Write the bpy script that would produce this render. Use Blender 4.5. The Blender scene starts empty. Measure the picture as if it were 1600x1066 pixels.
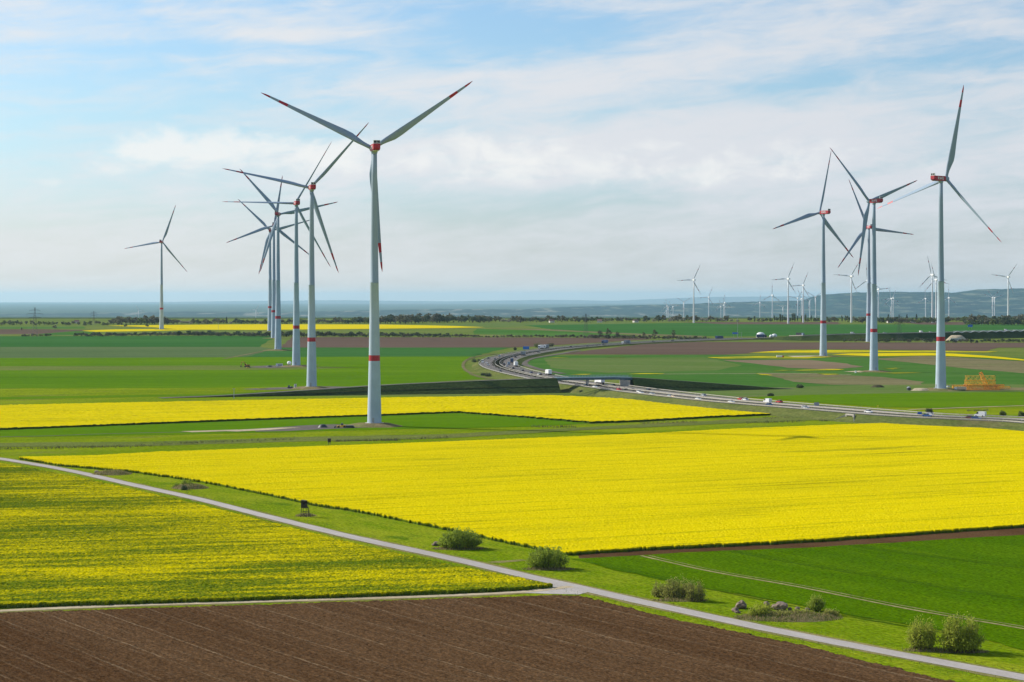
import bpy, bmesh, math, random
import numpy as np
from mathutils import Vector, Matrix, noise as mnoise
random.seed(7); RNG = np.random.default_rng(7)
S = bpy.context.scene; COL = S.collection; R = math.radians

# ------------------------------------------------------------------ camera, sky, sun, exposure
F, PX, PY, H = 3111.0, 800.0, 464.0, 60.0        # focal length in photo pixels, vanishing point, camera height
cd = bpy.data.cameras.new('camera'); cam = bpy.data.objects.new('camera', cd); COL.objects.link(cam); S.camera = cam
cam.location = (0, 0, H); cam.rotation_euler = (R(90), 0, 0)
cd.lens = 70.0; cd.sensor_width = 36.0; cd.shift_y = -69 / 1600; cd.clip_start = 1; cd.clip_end = 160000
S.view_settings.view_transform = 'Standard'; S.view_settings.look = 'None'
S.view_settings.gamma = 1; S.view_settings.exposure = 0.42
S.render.engine = 'CYCLES'
try:
    S.cycles.use_denoising = True; S.cycles.denoising_prefilter = 'ACCURATE'
    S.cycles.max_bounces = 6; S.cycles.volume_bounces = 0; S.cycles.transparent_max_bounces = 8
except Exception: pass
SUN_AZ, SUN_EL = R(-66), R(32)
SUNV = Vector((math.sin(SUN_AZ) * math.cos(SUN_EL), math.cos(SUN_AZ) * math.cos(SUN_EL), math.sin(SUN_EL)))
sd = bpy.data.lights.new('sun', 'SUN'); sd.energy = 4.2; sd.angle = R(0.5); sd.color = (1.0, 0.93, 0.82)
sun = bpy.data.objects.new('sun', sd); COL.objects.link(sun)
sun.rotation_euler = SUNV.to_track_quat('Z', 'Y').to_euler(); sun.location = (-500, 300, 600)

class NT:
    """small helper to write node graphs as expressions"""
    def __init__(s, tree): s.t = tree; s.n = tree.nodes; s.l = tree.links
    def node(s, typ, **kw):
        n = s.n.new(typ)
        for k, v in kw.items(): setattr(n, k, v)
        return n
    def put(s, sock, v):
        if isinstance(v, bpy.types.NodeSocket): s.l.new(v, sock)
        elif v is not None:
            try: sock.default_value = v
            except Exception: sock.default_value = (*v, 1.0)
    def m(s, op, a, b=0.0, c=None, clamp=False):
        n = s.node('ShaderNodeMath', operation=op, use_clamp=clamp); s.put(n.inputs[0], a); s.put(n.inputs[1], b)
        if c is not None: s.put(n.inputs[2], c)
        return n.outputs[0]
    def mix(s, f, a, b, mode='MIX'):
        n = s.node('ShaderNodeMixRGB', blend_type=mode); s.put(n.inputs[0], f); s.put(n.inputs[1], a); s.put(n.inputs[2], b); return n.outputs[0]
    def rng(s, v, a, b, c=0.0, d=1.0, smooth=True):
        n = s.node('ShaderNodeMapRange'); n.interpolation_type = 'SMOOTHSTEP' if smooth else 'LINEAR'
        s.put(n.inputs[0], v); n.inputs[1].default_value = a; n.inputs[2].default_value = b
        n.inputs[3].default_value = c; n.inputs[4].default_value = d; return n.outputs[0]
    def noise(s, vec, scale, detail=3, rough=.55, dist=0.0):
        n = s.node('ShaderNodeTexNoise'); s.put(n.inputs['Vector'], vec); n.inputs['Scale'].default_value = scale
        n.inputs['Detail'].default_value = detail; n.inputs['Roughness'].default_value = rough; n.inputs['Distortion'].default_value = dist
        return n.outputs[0]
    def xyz(s, v):
        n = s.node('ShaderNodeSeparateXYZ'); s.put(n.inputs[0], v); return n.outputs
    def vec(s, x, y, z=0.0):
        n = s.node('ShaderNodeCombineXYZ'); s.put(n.inputs[0], x); s.put(n.inputs[1], y); s.put(n.inputs[2], z); return n.outputs[0]
    def rot(s, v, ang, scale=(1, 1, 1)):
        n = s.node('ShaderNodeMapping'); s.put(n.inputs[0], v); n.inputs[2].default_value = (0, 0, -ang)
        n2 = s.node('ShaderNodeMapping'); s.l.new(n.outputs[0], n2.inputs[0]); n2.inputs[3].default_value = scale; return n2.outputs[0]

world = bpy.data.worlds.new("World"); S.world = world; world.use_nodes = True
def build_world():
    g = NT(world.node_tree)
    sky = g.node('ShaderNodeTexSky', sky_type='NISHITA', sun_disc=False, sun_elevation=SUN_EL, sun_rotation=SUN_AZ,
                 air_density=1.0, dust_density=1.0, ozone_density=1.5)
    d = g.xyz(g.node('ShaderNodeTexCoord').outputs['Generated'])
    az = g.m('ARCTAN2', d[0], d[1]); el = g.m('ARCSINE', d[2])
    # thin high cloud: wind-drawn streaks, lifted slightly to the right, seen in azimuth and elevation
    tilt = g.m('SUBTRACT', el, g.m('MULTIPLY', az, 0.10))
    v1 = g.vec(g.m('MULTIPLY', az, 9.0), g.m('MULTIPLY', tilt, 62.0), 3.7)
    v2 = g.vec(g.m('MULTIPLY', az, 26.0), g.m('MULTIPLY', tilt, 105.0), 8.1)
    v3 = g.vec(g.m('MULTIPLY', az, 34.0), g.m('MULTIPLY', el, 62.0), 1.3)
    n1 = g.noise(v1, 1.0, 6, .58, .6); n2 = g.noise(v2, 1.0, 7, .62, .5); n3 = g.noise(v3, 1.0, 8, .6, .35)
    def blob(px, py, rx, ry, skew=0.0):
        a0, e0 = math.atan((px - PX) / F), math.atan((PY - py) / F)
        da = g.m('SUBTRACT', az, a0); de = g.m('SUBTRACT', g.m('SUBTRACT', el, e0), g.m('MULTIPLY', da, skew))
        q = g.m('ADD', g.m('POWER', g.m('ABSOLUTE', g.m('DIVIDE', da, rx / F)), 2.0), g.m('POWER', g.m('ABSOLUTE', g.m('DIVIDE', de, ry / F)), 2.0))
        return g.m('EXPONENT', g.m('MULTIPLY', q, -1.0))
    def total(lst):
        o = None
        for amp, *b in lst:
            t = g.m('MULTIPLY', blob(*b), amp); o = t if o is None else g.m('ADD', o, t)
        return o
    bias = total([(-.24, 120, 190, 330, 100, .05), (-.42, 780, 45, 190, 45, -.05), (-.20, 1400, 115, 260, 30, .12), (-.20, 300, 60, 260, 60, 0),
                  (.20, 470, 45, 260, 22, .05), (.22, 1000, 110, 300, 45, .12), (.22, 1250, 190, 360, 60, .10), (.20, 640, 132, 240, 9, .10), (.28, 440, 58, 110, 11, .03), (.24, 420, 97, 95, 9, .03), (.2, 270, 25, 120, 10, .05), (.15, 80, 65, 90, 14, .1),
                  (.20, 900, 250, 420, 55, 0), (.10, 1300, 300, 400, 60, 0), (-.26, 960, 305, 150, 24, 0), (-.20, 700, 328, 170, 26, .02), (-.16, 1150, 150, 260, 16, .12)])
    veil = g.m('ADD', g.m('ADD', g.m('MULTIPLY', n1, .70), g.m('MULTIPLY', g.m('SUBTRACT', n2, .2), .85)), bias)
    veil = g.m('MULTIPLY', g.rng(veil, .24, .92), g.rng(el, .17, .5, 1.0, .25))
    # a bank of small cumulus, ragged on top
    bank = total([(.60, 265, 232, 95, 30, .02), (.55, 450, 236, 170, 34, 0), (.30, 620, 262, 300, 30, 0), (.26, 175, 268, 40, 11, 0), (.45, 790, 228, 170, 36, .05), (.30, 1020, 262, 200, 34, .03), (.26, 1300, 250, 220, 40, .03), (.22, 60, 290, 60, 10, 0)])
    cum = g.rng(g.m('ADD', bank, g.m('MULTIPLY', g.m('SUBTRACT', n3, .5), 1.9)), .20, .85)
    cum = g.m('MULTIPLY', cum, g.rng(bank, .05, .22))
    blue = g.mix(1.0, sky.outputs[0], g.mix(g.rng(el, .0, .10), (0.80, 0.93, 1.26, 1), (0.78, 0.96, 1.12, 1)), 'MULTIPLY')
    low = g.rng(el, -.015, .058, 1.0, 0.0)
    side = g.rng(az, -.26, .26)
    lowcol = g.mix(side, (5.9, 5.95, 5.75, 1), (4.5, 4.95, 5.15, 1))
    c = g.mix(veil, blue, g.mix(side, (6.0, 6.2, 6.45, 1), (5.3, 5.55, 5.95, 1)))
    c = g.mix(g.m('MULTIPLY', cum, .85), c, (6.9, 6.95, 6.85, 1))
    c = g.mix(g.m('MULTIPLY', low, .93), c, lowcol)
    bg = world.node_tree.nodes['Background']; g.l.new(c, bg.inputs[0]); bg.inputs[1].default_value = 0.10
build_world()

# ------------------------------------------------------------------ terrain profile and pixel -> ground helper
KY = [-400, 0, 1200, 1573, 1850, 2100, 2600, 3000, 3600, 4400, 4800, 6000, 9000, 16000, 24000, 40000, 86000]
KZ = [0, 0, 0, 2.0, 5.0, 8.0, 11.0, 11.6, 12.0, 12.0, 10.0, -40, -70, -115, -165, -172, -172]
def zg(Y): return float(np.interp(Y, KY, KZ))
def gp(px, py, h=0.0):
    """world point where the sight line through photo pixel (px, py) meets the terrain raised by h"""
    lo, hi = 60.0, 4600.0
    for _ in range(60):
        Y = .5 * (lo + hi)
        if PY + F * (H - zg(Y) - h) / Y > py: lo = Y
        else: hi = Y
    Y = .5 * (lo + hi)
    return Vector(((px - PX) / F * Y, Y, zg(Y) + h))
def xy(px, py, h=0.0): p = gp(px, py, h); return (p.x, p.y)

# ------------------------------------------------------------------ object helpers
def tag(o, label=None, cat=None, group=None, kind=None):
    if label: o['label'] = label
    if cat: o['category'] = cat
    if group: o['group'] = group
    if kind: o['kind'] = kind
    return o
def empty(name, loc, rz=0.0, sc=1.0):
    o = bpy.data.objects.new(name, None); COL.objects.link(o); o.location = loc; o.rotation_euler = (0, 0, rz); o.scale = (sc,) * 3
    o.empty_display_size = .5; return o
def link(name, me, parent=None, loc=(0, 0, 0), rot=(0, 0, 0)):
    o = bpy.data.objects.new(name, me); COL.objects.link(o); o.location = loc; o.rotation_euler = rot
    if parent: o.parent = parent
    return o
def copy_tree(o, parent=None):
    c = o.copy(); COL.objects.link(c); c.parent = parent
    for ch in list(o.children): copy_tree(ch, c)
    return c
class MB:
    """collects shapes into one mesh"""
    def __init__(s): s.v = []; s.f = []; s.mi = []
    def add(s, vs, fs, mi=0):
        b = len(s.v); s.v += [tuple(v) for v in vs]; s.f += [[b + i for i in f] for f in fs]; s.mi += [mi] * len(fs)
    def box(s, c, d, mi=0, rz=0.0, top=(1, 1), tilt=None):
        x, y, z = d[0] / 2, d[1] / 2, d[2] / 2; vs = []
        for dz, k in ((-z, (1, 1)), (z, top)):
            for sx, sy in ((-1, -1), (1, -1), (1, 1), (-1, 1)):
                p = Vector((sx * x * k[0], sy * y * k[1], dz))
                if tilt: p = Matrix.Rotation(tilt, 3, 'Y') @ p
                p = Matrix.Rotation(rz, 3, 'Z') @ p; vs.append(p + Vector(c))
        s.add(vs, [(3, 2, 1, 0), (4, 5, 6, 7), (0, 1, 5, 4), (1, 2, 6, 5), (2, 3, 7, 6), (3, 0, 4, 7)], mi)
    def tube(s, p, q, r, r2=None, n=6, mi=0, caps=True):
        p, q = Vector(p), Vector(q); d = q - p
        if d.length < 1e-6: return
        r2 = r if r2 is None else r2; qn = d.to_track_quat('Z', 'Y'); vs = []
        for o, rr in ((p, r), (q, r2)):
            for i in range(n):
                a = 2 * math.pi * i / n; vs.append(o + qn @ Vector((rr * math.cos(a), rr * math.sin(a), 0)))
        fs = [(i, (i + 1) % n, n + (i + 1) % n, n + i) for i in range(n)]
        if caps: fs += [tuple(reversed(range(n))), tuple(range(n, 2 * n))]
        s.add(vs, fs, mi)
    def bar(s, p, q, w, mi=0): s.tube(p, q, w * .6, n=4, mi=mi)
    def lathe(s, prof, n=24, c=(0, 0, 0), mi=None, axis='Z'):
        vs = []; fs = []; ms = []
        for r, z in prof:
            for i in range(n):
                a = 2 * math.pi * i / n; p = (r * math.cos(a), r * math.sin(a), z)
                if axis == 'Y': p = (p[0], z, p[1])
                vs.append((p[0] + c[0], p[1] + c[1], p[2] + c[2]))
        for k in range(len(prof) - 1):
            for i in range(n):
                q = (k * n + i, k * n + (i + 1) % n, (k + 1) * n + (i + 1) % n, (k + 1) * n + i)
                fs.append(q if axis != 'Y' else q[::-1]); ms.append(mi[k] if mi else 0)
        b = len(s.v); s.v += vs; s.f += [[b + i for i in f] for f in fs]; s.mi += ms
        for k, rev in ((0, True), (len(prof) - 1, False)):
            if prof[k][0] > 1e-3:
                ring = [b + k * n + i for i in range(n)]
                if rev ^ (axis == 'Y'): ring.reverse()
                s.f.append(ring); s.mi.append(ms[min(k, len(ms) - 1)])
    def prism(s, prof, w, mi=0, k=None):
        """profile in x,z extruded across y by w (k: per-point width factor)"""
        n = len(prof); k = k or [1] * n
        vs = [(x, -w / 2 * k[i], z) for i, (x, z) in enumerate(prof)] + [(x, w / 2 * k[i], z) for i, (x, z) in enumerate(prof)]
        s.add(vs, [tuple(range(n)), tuple(reversed(range(n, 2 * n)))] + [((i + 1) % n, i, n + i, n + (i + 1) % n) for i in range(n)], mi)
    def mesh(s, name, mats, smooth=False):
        me = bpy.data.meshes.new(name); me.from_pydata(s.v, [], s.f)
        for m in (mats if isinstance(mats, (list, tuple)) else [mats]): me.materials.append(m)
        me.polygons.foreach_set('material_index', s.mi)
        if smooth: me.polygons.foreach_set('use_smooth', [True] * len(s.f))
        me.update(); return me
    def build(s, name, mats, parent=None, smooth=False, loc=(0, 0, 0), rot=(0, 0, 0)):
        return link(name, s.mesh(name, mats, smooth), parent, loc, rot)
def quads_mesh(name, V, Q, mats, mi=None, smooth=False):
    me = bpy.data.meshes.new(name); V = np.asarray(V, np.float32); Q = np.asarray(Q, np.int32)
    me.vertices.add(len(V)); me.vertices.foreach_set('co', V.ravel())
    me.loops.add(Q.size); me.loops.foreach_set('vertex_index', Q.ravel())
    me.polygons.add(len(Q)); me.polygons.foreach_set('loop_start', np.arange(0, Q.size, Q.shape[1], dtype=np.int32))
    for m in (mats if isinstance(mats, (list, tuple)) else [mats]): me.materials.append(m)
    if mi is not None: me.polygons.foreach_set('material_index', np.asarray(mi, np.int32))
    me.polygons.foreach_set('use_smooth', np.full(len(Q), smooth))
    me.update(calc_edges=True); me.validate(); return me

# ------------------------------------------------------------------ materials
MATS = {}
def basic(name, col, rough=.6, metal=0.0, var=.12, scale=.6, spec=None):
    if name in MATS: return MATS[name]
    m = bpy.data.materials.new(name); m.use_nodes = True; g = NT(m.node_tree); b = m.node_tree.nodes['Principled BSDF']
    n = g.noise(g.node('ShaderNodeTexCoord').outputs['Object'], scale, 4, .6)
    g.put(b.inputs['Base Color'], g.mix(g.rng(n, .3, .7), tuple(c * (1 - var) for c in col) + (1,), tuple(min(1, c * (1 + var)) for c in col) + (1,)))
    b.inputs['Roughness'].default_value = rough; b.inputs['Metallic'].default_value = metal
    if spec is not None: b.inputs['Specular IOR Level'].default_value = spec
    MATS[name] = m; return m
def field(name, c1, c2, scales=(.008, .04, .22), ang=0.0, stretch=3.0, c3=None, fine=None, lo=.38, hi=.64, bump=0.0):
    """crop, soil or grass sheet: rows run along ang, colour drifts at several sizes"""
    if name in MATS: return MATS[name]
    m = bpy.data.materials.new(name); m.use_nodes = True; g = NT(m.node_tree); b = m.node_tree.nodes['Principled BSDF']
    pos = g.node('ShaderNodeNewGeometry').outputs['Position']
    v = g.rot(pos, ang, (1 / stretch, 1, 1))
    a = g.noise(v, scales[0], 3); q = g.noise(v, scales[1], 3); t = g.noise(v, scales[2], 3, .65)
    f = g.m('ADD', g.m('ADD', g.m('MULTIPLY', a, .42), g.m('MULTIPLY', q, .33)), g.m('MULTIPLY', t, .25))
    col = g.mix(g.rng(f, lo, hi), (*c1, 1), (*c2, 1))
    if c3: col = g.mix(g.rng(g.noise(g.rot(pos, ang, (1 / stretch, 1, 1)), scales[1] * .6, 4, .6), .56, .72), col, (*c3, 1))
    if fine:
        fn = g.noise(g.rot(pos, ang, (.5, 1, 1)), fine[0], 2, .7); col = g.mix(1.0, col, g.vec(*[g.rng(fn, .25, .75, 1 - fine[1], 1 + fine[1])] * 3), 'MULTIPLY')
        if bump:
            bn = g.node('ShaderNodeBump'); bn.inputs['Strength'].default_value = 1.0; bn.inputs['Distance'].default_value = bump
            g.l.new(fn, bn.inputs['Height']); g.l.new(bn.outputs[0], b.inputs['Normal'])
    g.put(b.inputs['Base Color'], col); b.inputs['Roughness'].default_value = .95; b.inputs['Specular IOR Level'].default_value = 0
    MATS[name] = m; return m
def rape(name, h, ang, sparse=0.0, yel=(.66, .53, .001), grn=(.085, .135, .008)):
    """flowering rape: yellow heads over green stems, thin patches where the crop is green, darker drill lines"""
    if name in MATS: return MATS[name]
    m = bpy.data.materials.new(name); m.use_nodes = True; g = NT(m.node_tree); b = m.node_tree.nodes['Principled BSDF']
    pos = g.node('ShaderNodeNewGeometry').outputs['Position']; z = g.xyz(pos)[2]
    rows = g.rot(pos, ang, (1 / 9, 1, 1))
    big = g.noise(g.rot(pos, ang, (1 / 3, 1, 1)), .028, 4, .6); streak = g.noise(rows, .22, 4, .6); drill = g.noise(g.rot(pos, ang, (1 / 30, 1, 1)), .45, 3, .7)
    gap = g.noise(rows, .05, 5, .65)
    speck = g.noise(g.rot(pos, ang, (.6, 1, 1)), 1.7, 2, .7)
    f = g.m('ADD', g.m('MULTIPLY', big, .45), g.m('ADD', g.m('MULTIPLY', streak, .32), g.m('MULTIPLY', speck, .40)))
    top = g.rng(z, h * .35, h * .85)
    cover = g.rng(f, .44 + sparse, .62 + sparse, .0 if sparse > .02 else .78, 1.0)
    holes = g.rng(gap, .60, .70, 1.0, .45)
    y2 = g.mix(g.rng(drill, .32, .50), (yel[0] * .66, yel[1] * .69, yel[2], 1), (*yel, 1))
    col = g.mix(g.m('MULTIPLY', g.m('MULTIPLY', top, cover), holes), (*grn, 1), y2)
    g.put(b.inputs['Base Color'], col); b.inputs['Roughness'].default_value = .9; b.inputs['Specular IOR Level'].default_value = 0
    MATS[name] = m; return m
def leafmat(name, c1, c2, trans=.25, scale=.8):
    if name in MATS: return MATS[name]
    m = bpy.data.materials.new(name); m.use_nodes = True; g = NT(m.node_tree); b = m.node_tree.nodes['Principled BSDF']
    oi = g.node('ShaderNodeObjectInfo').outputs['Random']; tc = g.node('ShaderNodeTexCoord').outputs['Object']
    n = g.noise(tc, scale, 3, .7)
    f = g.m('ADD', g.m('MULTIPLY', g.rng(n, .25, .75), .65), g.m('MULTIPLY', oi, .35))
    col = g.mix(f, (*c1, 1), (*c2, 1)); g.put(b.inputs['Base Color'], col); b.inputs['Roughness'].default_value = .8; b.inputs['Specular IOR Level'].default_value = .15
    tr = g.node('ShaderNodeBsdfTranslucent'); g.l.new(col, tr.inputs[0]); mx = g.node('ShaderNodeMixShader'); mx.inputs[0].default_value = trans
    out = m.node_tree.nodes['Material Output']; g.l.new(b.outputs[0], mx.inputs[1]); g.l.new(tr.outputs[0], mx.inputs[2]); g.l.new(mx.outputs[0], out.inputs[0])
    MATS[name] = m; return m
ROW1, ROW2, ROAD = R(26), R(13), math.atan2(-102, 67)
WHEAT_NEAR = field('wheat_near', (.050, .115, .001), (.078, .15, .0015), (.02, .1, .6), ROAD, 6, fine=(2.2, .5), bump=.08)
MEADOW = field('meadow', (.13, .195, .003), (.20, .245, .007), (.012, .06, .35), R(20), 2, c3=(.15, .17, .03), fine=(1.1, .35), lo=.42, hi=.60)
VERGE = field('verge_grass', (.125, .195, .004), (.215, .255, .012), (.03, .15, .7), ROAD, 2, c3=(.085, .15, .006), fine=(1.6, .42), bump=.08, lo=.42, hi=.60)
OLIVE = field('olive_pasture', (.10, .15, .025), (.15, .18, .04), (.01, .05, .25), R(5), 4, c3=(.17, .17, .06), fine=(.8, .2))
VIVID = field('vivid_wheat', (.076, .165, .002), (.108, .20, .003), (.006, .03, .12), R(2), 5, fine=(.5, .12))
TEAL = field('far_wheat', (.035, .115, .022), (.05, .14, .03), (.004, .02, .08), R(1), 5, fine=(.4, .1))
TEAL2 = field('inner_wheat', (.045, .13, .018), (.075, .155, .03), (.006, .025, .1), R(-4), 5, fine=(.4, .12))
DULL = field('pale_wheat', (.075, .125, .043), (.105, .148, .055), (.006, .03, .1), R(1), 6, fine=(.4, .1))
FADED = field('faded_pasture', (.09, .15, .03), (.13, .17, .05), (.008, .03, .1), R(-3), 5, c3=(.15, .15, .06), fine=(.4, .12))
SOIL = field('dark_soil', (.075, .039, .017), (.114, .065, .031), (.01, .06, .5), ROAD, 14, fine=(3.0, .30))
SOIL2 = field('far_soil', (.105, .072, .052), (.132, .092, .068), (.006, .03, .1), R(0), 8, fine=(.4, .06))
FALLOW = field('fallow_ground', (.135, .125, .058), (.195, .17, .085), (.01, .05, .2), R(-4), 5, c3=(.13, .16, .05), fine=(.5, .2))
SAND = field('sandy_track', (.38, .31, .20), (.52, .44, .30), (.05, .3, 1.0), 0, 2, fine=(2, .15))
GRAVEL = field('gravel_track', (.115, .105, .09), (.18, .16, .13), (.05, .3, 1.0), 0, 2, fine=(2, .15))
FARMROAD = field('farm_road_concrete', (.36, .33, .30), (.45, .415, .38), (.06, .4, 1.4), ROAD, 5, fine=(3, .10))
ASPHALT = field('motorway_asphalt', (.14, .13, .12), (.19, .175, .16), (.02, .1, .5), R(-60), 6, fine=(.8, .08))
MARK = basic('road_marking', (.45, .43, .37), .7)
MEDIAN = field('median_scrub', (.05, .06, .03), (.10, .09, .05), (.05, .2, .6), 0, 1, fine=(1, .3))
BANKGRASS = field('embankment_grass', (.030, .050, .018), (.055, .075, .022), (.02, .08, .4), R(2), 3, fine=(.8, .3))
BANKOLIVE = field('motorway_bank_grass', (.09, .115, .03), (.14, .15, .045), (.02, .08, .4), R(-60), 3, c3=(.15, .13, .06), fine=(.8, .25))  # olive grass of the motorway bank, paler than the embankment grass
MOUND = field('mound_earth', (.20, .15, .085), (.16, .17, .06), (.06, .25, .9), 0, 1, c3=(.26, .20, .12), fine=(1.5, .3))
RAPE_BIG = rape('rape_flowering', 1.05, ROW1); RAPE_LEFT = rape('rape_patchy', .95, ROW2, .07, (.60, .50, .002), (.105, .15, .006))
RAPE_FAR = field('rape_far', (.50, .40, .003), (.62, .50, .003), (.01, .06, .3), R(16), 10, fine=(.6, .12), lo=.3, hi=.6)
RAPE_SPOT = field('rape_volunteers', (.085, .15, .02), (.56, .46, .006), (.03, .07, .2), R(0), 6, fine=(.6, .2), lo=.44, hi=.56)
RAPE_PALE = field('rape_thin', (.36, .38, .012), (.60, .52, .01), (.01, .05, .2), R(0), 6, fine=(.6, .2))
RAPE_STEM = field('rape_stems', (.035, .065, .008), (.06, .09, .012), (.05, .3, 1.2), 0, 1)
WHITE = basic('white_paint', (.72, .73, .72), .45, var=.03)
TOWERC = basic('tower_coating', (.29, .365, .43), .7, var=.03, scale=.1, spec=.2); BLADEC = basic('blade_coating', (.25, .325, .41), .75, var=.03, scale=.1, spec=.2); TOWERL = basic('tower_concrete', (.40, .49, .565), .75, var=.06, scale=.15, spec=.2)
RED = basic('signal_red', (.38, .005, .018), .5, var=.05)
DARK = basic('dark_metal', (.035, .038, .045), .5)
GREYM = basic('grey_metal', (.32, .34, .36), .45, .3)
CONC = basic('concrete', (.42, .38, .32), .85, var=.15)
DECKM = basic('bridge_deck_paint', (.10, .17, .21), .6)
RAILM = basic('galvanised_steel', (.42, .39, .33), .5, .2)
GLASS = basic('dark_glass', (.03, .04, .05), .15, var=.05)
RUBBER = basic('rubber', (.02, .02, .02), .8)
WOOD = basic('weathered_wood', (.030, .022, .018), .85, var=.3, scale=3)
BARK = basic('bark', (.075, .058, .042), .9, var=.3, scale=4)
STONE = basic('boulder_stone', (.20, .145, .105), .9, var=.45, scale=.9)
BLUESIGN = basic('sign_blue', (.005, .13, .55), .5)
YELLOWS = basic('crane_yellow', (.85, .47, .03), .5, var=.15)
ORANGE = basic('crane_orange', (.75, .33, .02), .55, var=.25)
RUST = basic('crane_rust', (.30, .10, .02), .7, var=.3)

# ------------------------------------------------------------------ ground, hills
def ground_mesh():
    ys = sorted(set([-400, 0, 300, 700, 1000] + KY + list(range(1200, 6000, 200)) + [7000, 8000, 10500, 12000, 20000, 30000, 60000]))
    xs = [-34000, -18000, -11000, -7000, -4000, -2200, -1200, -600, -250, 0, 250, 600, 1200, 2200, 4000, 7000, 11000, 18000, 34000]
    V = [(x, y, zg(y)) for y in ys for x in xs]; n = len(xs); Q = []; mi = []
    for j in range(len(ys) - 1):
        for i in range(n - 1): Q.append((j * n + i, j * n + i + 1, (j + 1) * n + i + 1, (j + 1) * n + i)); mi.append(0 if ys[j] < 1150 else 1 if ys[j] < 4400 else 2)
    plain = field('far_plain', (.022, .05, .025), (.06, .09, .035), (.004, .012, .03), 0, .3, c3=(.20, .20, .14))
    return quads_mesh('ground', V, Q, [MEADOW, OLIVE, plain], mi)
tag(link('ground', ground_mesh()), kind='structure')

def hills(name, Y0, Y1, crest, mat, amp=5.0, seed=0.0, nx=300, ny=16, foot=-172):
    """crest: list of (photo px, photo py) of the skyline as seen from afar, kept as real heights at distance Y1"""
    cx = [(p - PX) / F * Y1 for p, _ in crest]; cz = [H - (q - PY) / F * Y1 for _, q in crest]
    x0, x1 = cx[0], cx[-1]; V = []; Q = []
    for j in range(ny + 4):
        t = j / ny; y = Y0 + (Y1 - Y0) * t
        for i in range(nx):
            x = x0 + (x1 - x0) * i / (nx - 1); top = float(np.interp(x, cx, cz)) - foot
            up = math.sin(min(t, 1) * math.pi / 2) ** 1.2 if t <= 1 else 1 - (t - 1) * .6
            n = mnoise.fractal(Vector((x / 1200 + seed, y / 1600, seed)), 1.0, 2.0, 4)
            f = mnoise.fractal(Vector((x / 130 + seed, y / 170, seed + 3)), 1.0, 2.0, 3)
            V.append((x, y + n * 120, foot - 1 + (top * up) * (1 + .18 * n * (1 - up)) + f * amp * (.3 + .7 * up) * (.4 if t >= .98 else 1)))
    for j in range(ny + 3):
        for i in range(nx - 1): Q.append((j * nx + i, j * nx + i + 1, (j + 1) * nx + i + 1, (j + 1) * nx + i))
    return tag(link(name, quads_mesh(name, V, Q, mat, smooth=True)), kind='structure')
def hillmat(name, wood, grass, pale, s):
    m = bpy.data.materials.new(name); m.use_nodes = True; g = NT(m.node_tree); b = m.node_tree.nodes['Principled BSDF']
    pos = g.node('ShaderNodeNewGeometry').outputs['Position']
    v = g.rot(pos, 0, (.25, 1, 1)); z = g.xyz(pos)[2]; vz = g.vec(g.m('MULTIPLY', g.xyz(pos)[0], .0035), g.m('MULTIPLY', z, .05), 2.0)
    n = g.noise(v, .010 * s, 5, .6); k = g.noise(g.rot(pos, 0, (.5, 1, 1)), .03 * s, 3, .7); st = g.noise(vz, 1.0, 4, .6)
    c = g.mix(g.rng(n, .48, .60), (*wood, 1), (*grass, 1)); c = g.mix(g.rng(st, .53, .62), c, (*pale, 1)); c = g.mix(g.m('MULTIPLY', g.rng(k, .45, .65), .55), c, (*[w * .6 for w in wood], 1))
    c = g.mix(g.rng(g.noise(pos, .022 * s, 2, .5), .70, .75, 0, .8), c, (.42, .42, .40, 1))
    g.put(b.inputs['Base Color'], c); b.inputs['Roughness'].default_value = 1; b.inputs['Specular IOR Level'].default_value = 0; return m
hills('hills', 21500, 25000, [(1000, 500), (1180, 488), (1240, 478), (1280, 461), (1340, 457), (1400, 456), (1490, 457.5), (1530, 452), (1600, 451), (1700, 450), (1900, 456), (2300, 470)],
      hillmat('ridge_woods', (.008, .034, .040), (.035, .08, .06), (.15, .17, .12), 1.0), 12, 1.7)
hills('hills', 23000, 27500, [(660, 500), (730, 494), (790, 486), (850, 481), (940, 478), (1060, 475.5), (1160, 472), (1230, 470), (1330, 468), (1500, 470)],
      hillmat('low_ridge_woods', (.008, .034, .040), (.035, .08, .06), (.18, .19, .13), 1.0), 10, 4.1)
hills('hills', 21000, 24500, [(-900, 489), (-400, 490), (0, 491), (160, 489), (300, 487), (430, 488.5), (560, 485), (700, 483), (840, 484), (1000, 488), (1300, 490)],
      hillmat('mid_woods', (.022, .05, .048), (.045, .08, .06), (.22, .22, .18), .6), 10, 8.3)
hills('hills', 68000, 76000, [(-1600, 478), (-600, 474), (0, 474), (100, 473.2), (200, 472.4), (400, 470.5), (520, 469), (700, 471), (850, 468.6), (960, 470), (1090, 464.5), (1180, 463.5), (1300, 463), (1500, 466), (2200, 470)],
      hillmat('far_woods_hazed', (.12, .16, .17), (.17, .20, .19), (.22, .24, .20), .4), 16, 12.9)  # farthest range: pale haze is mixed into these base colours

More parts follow.
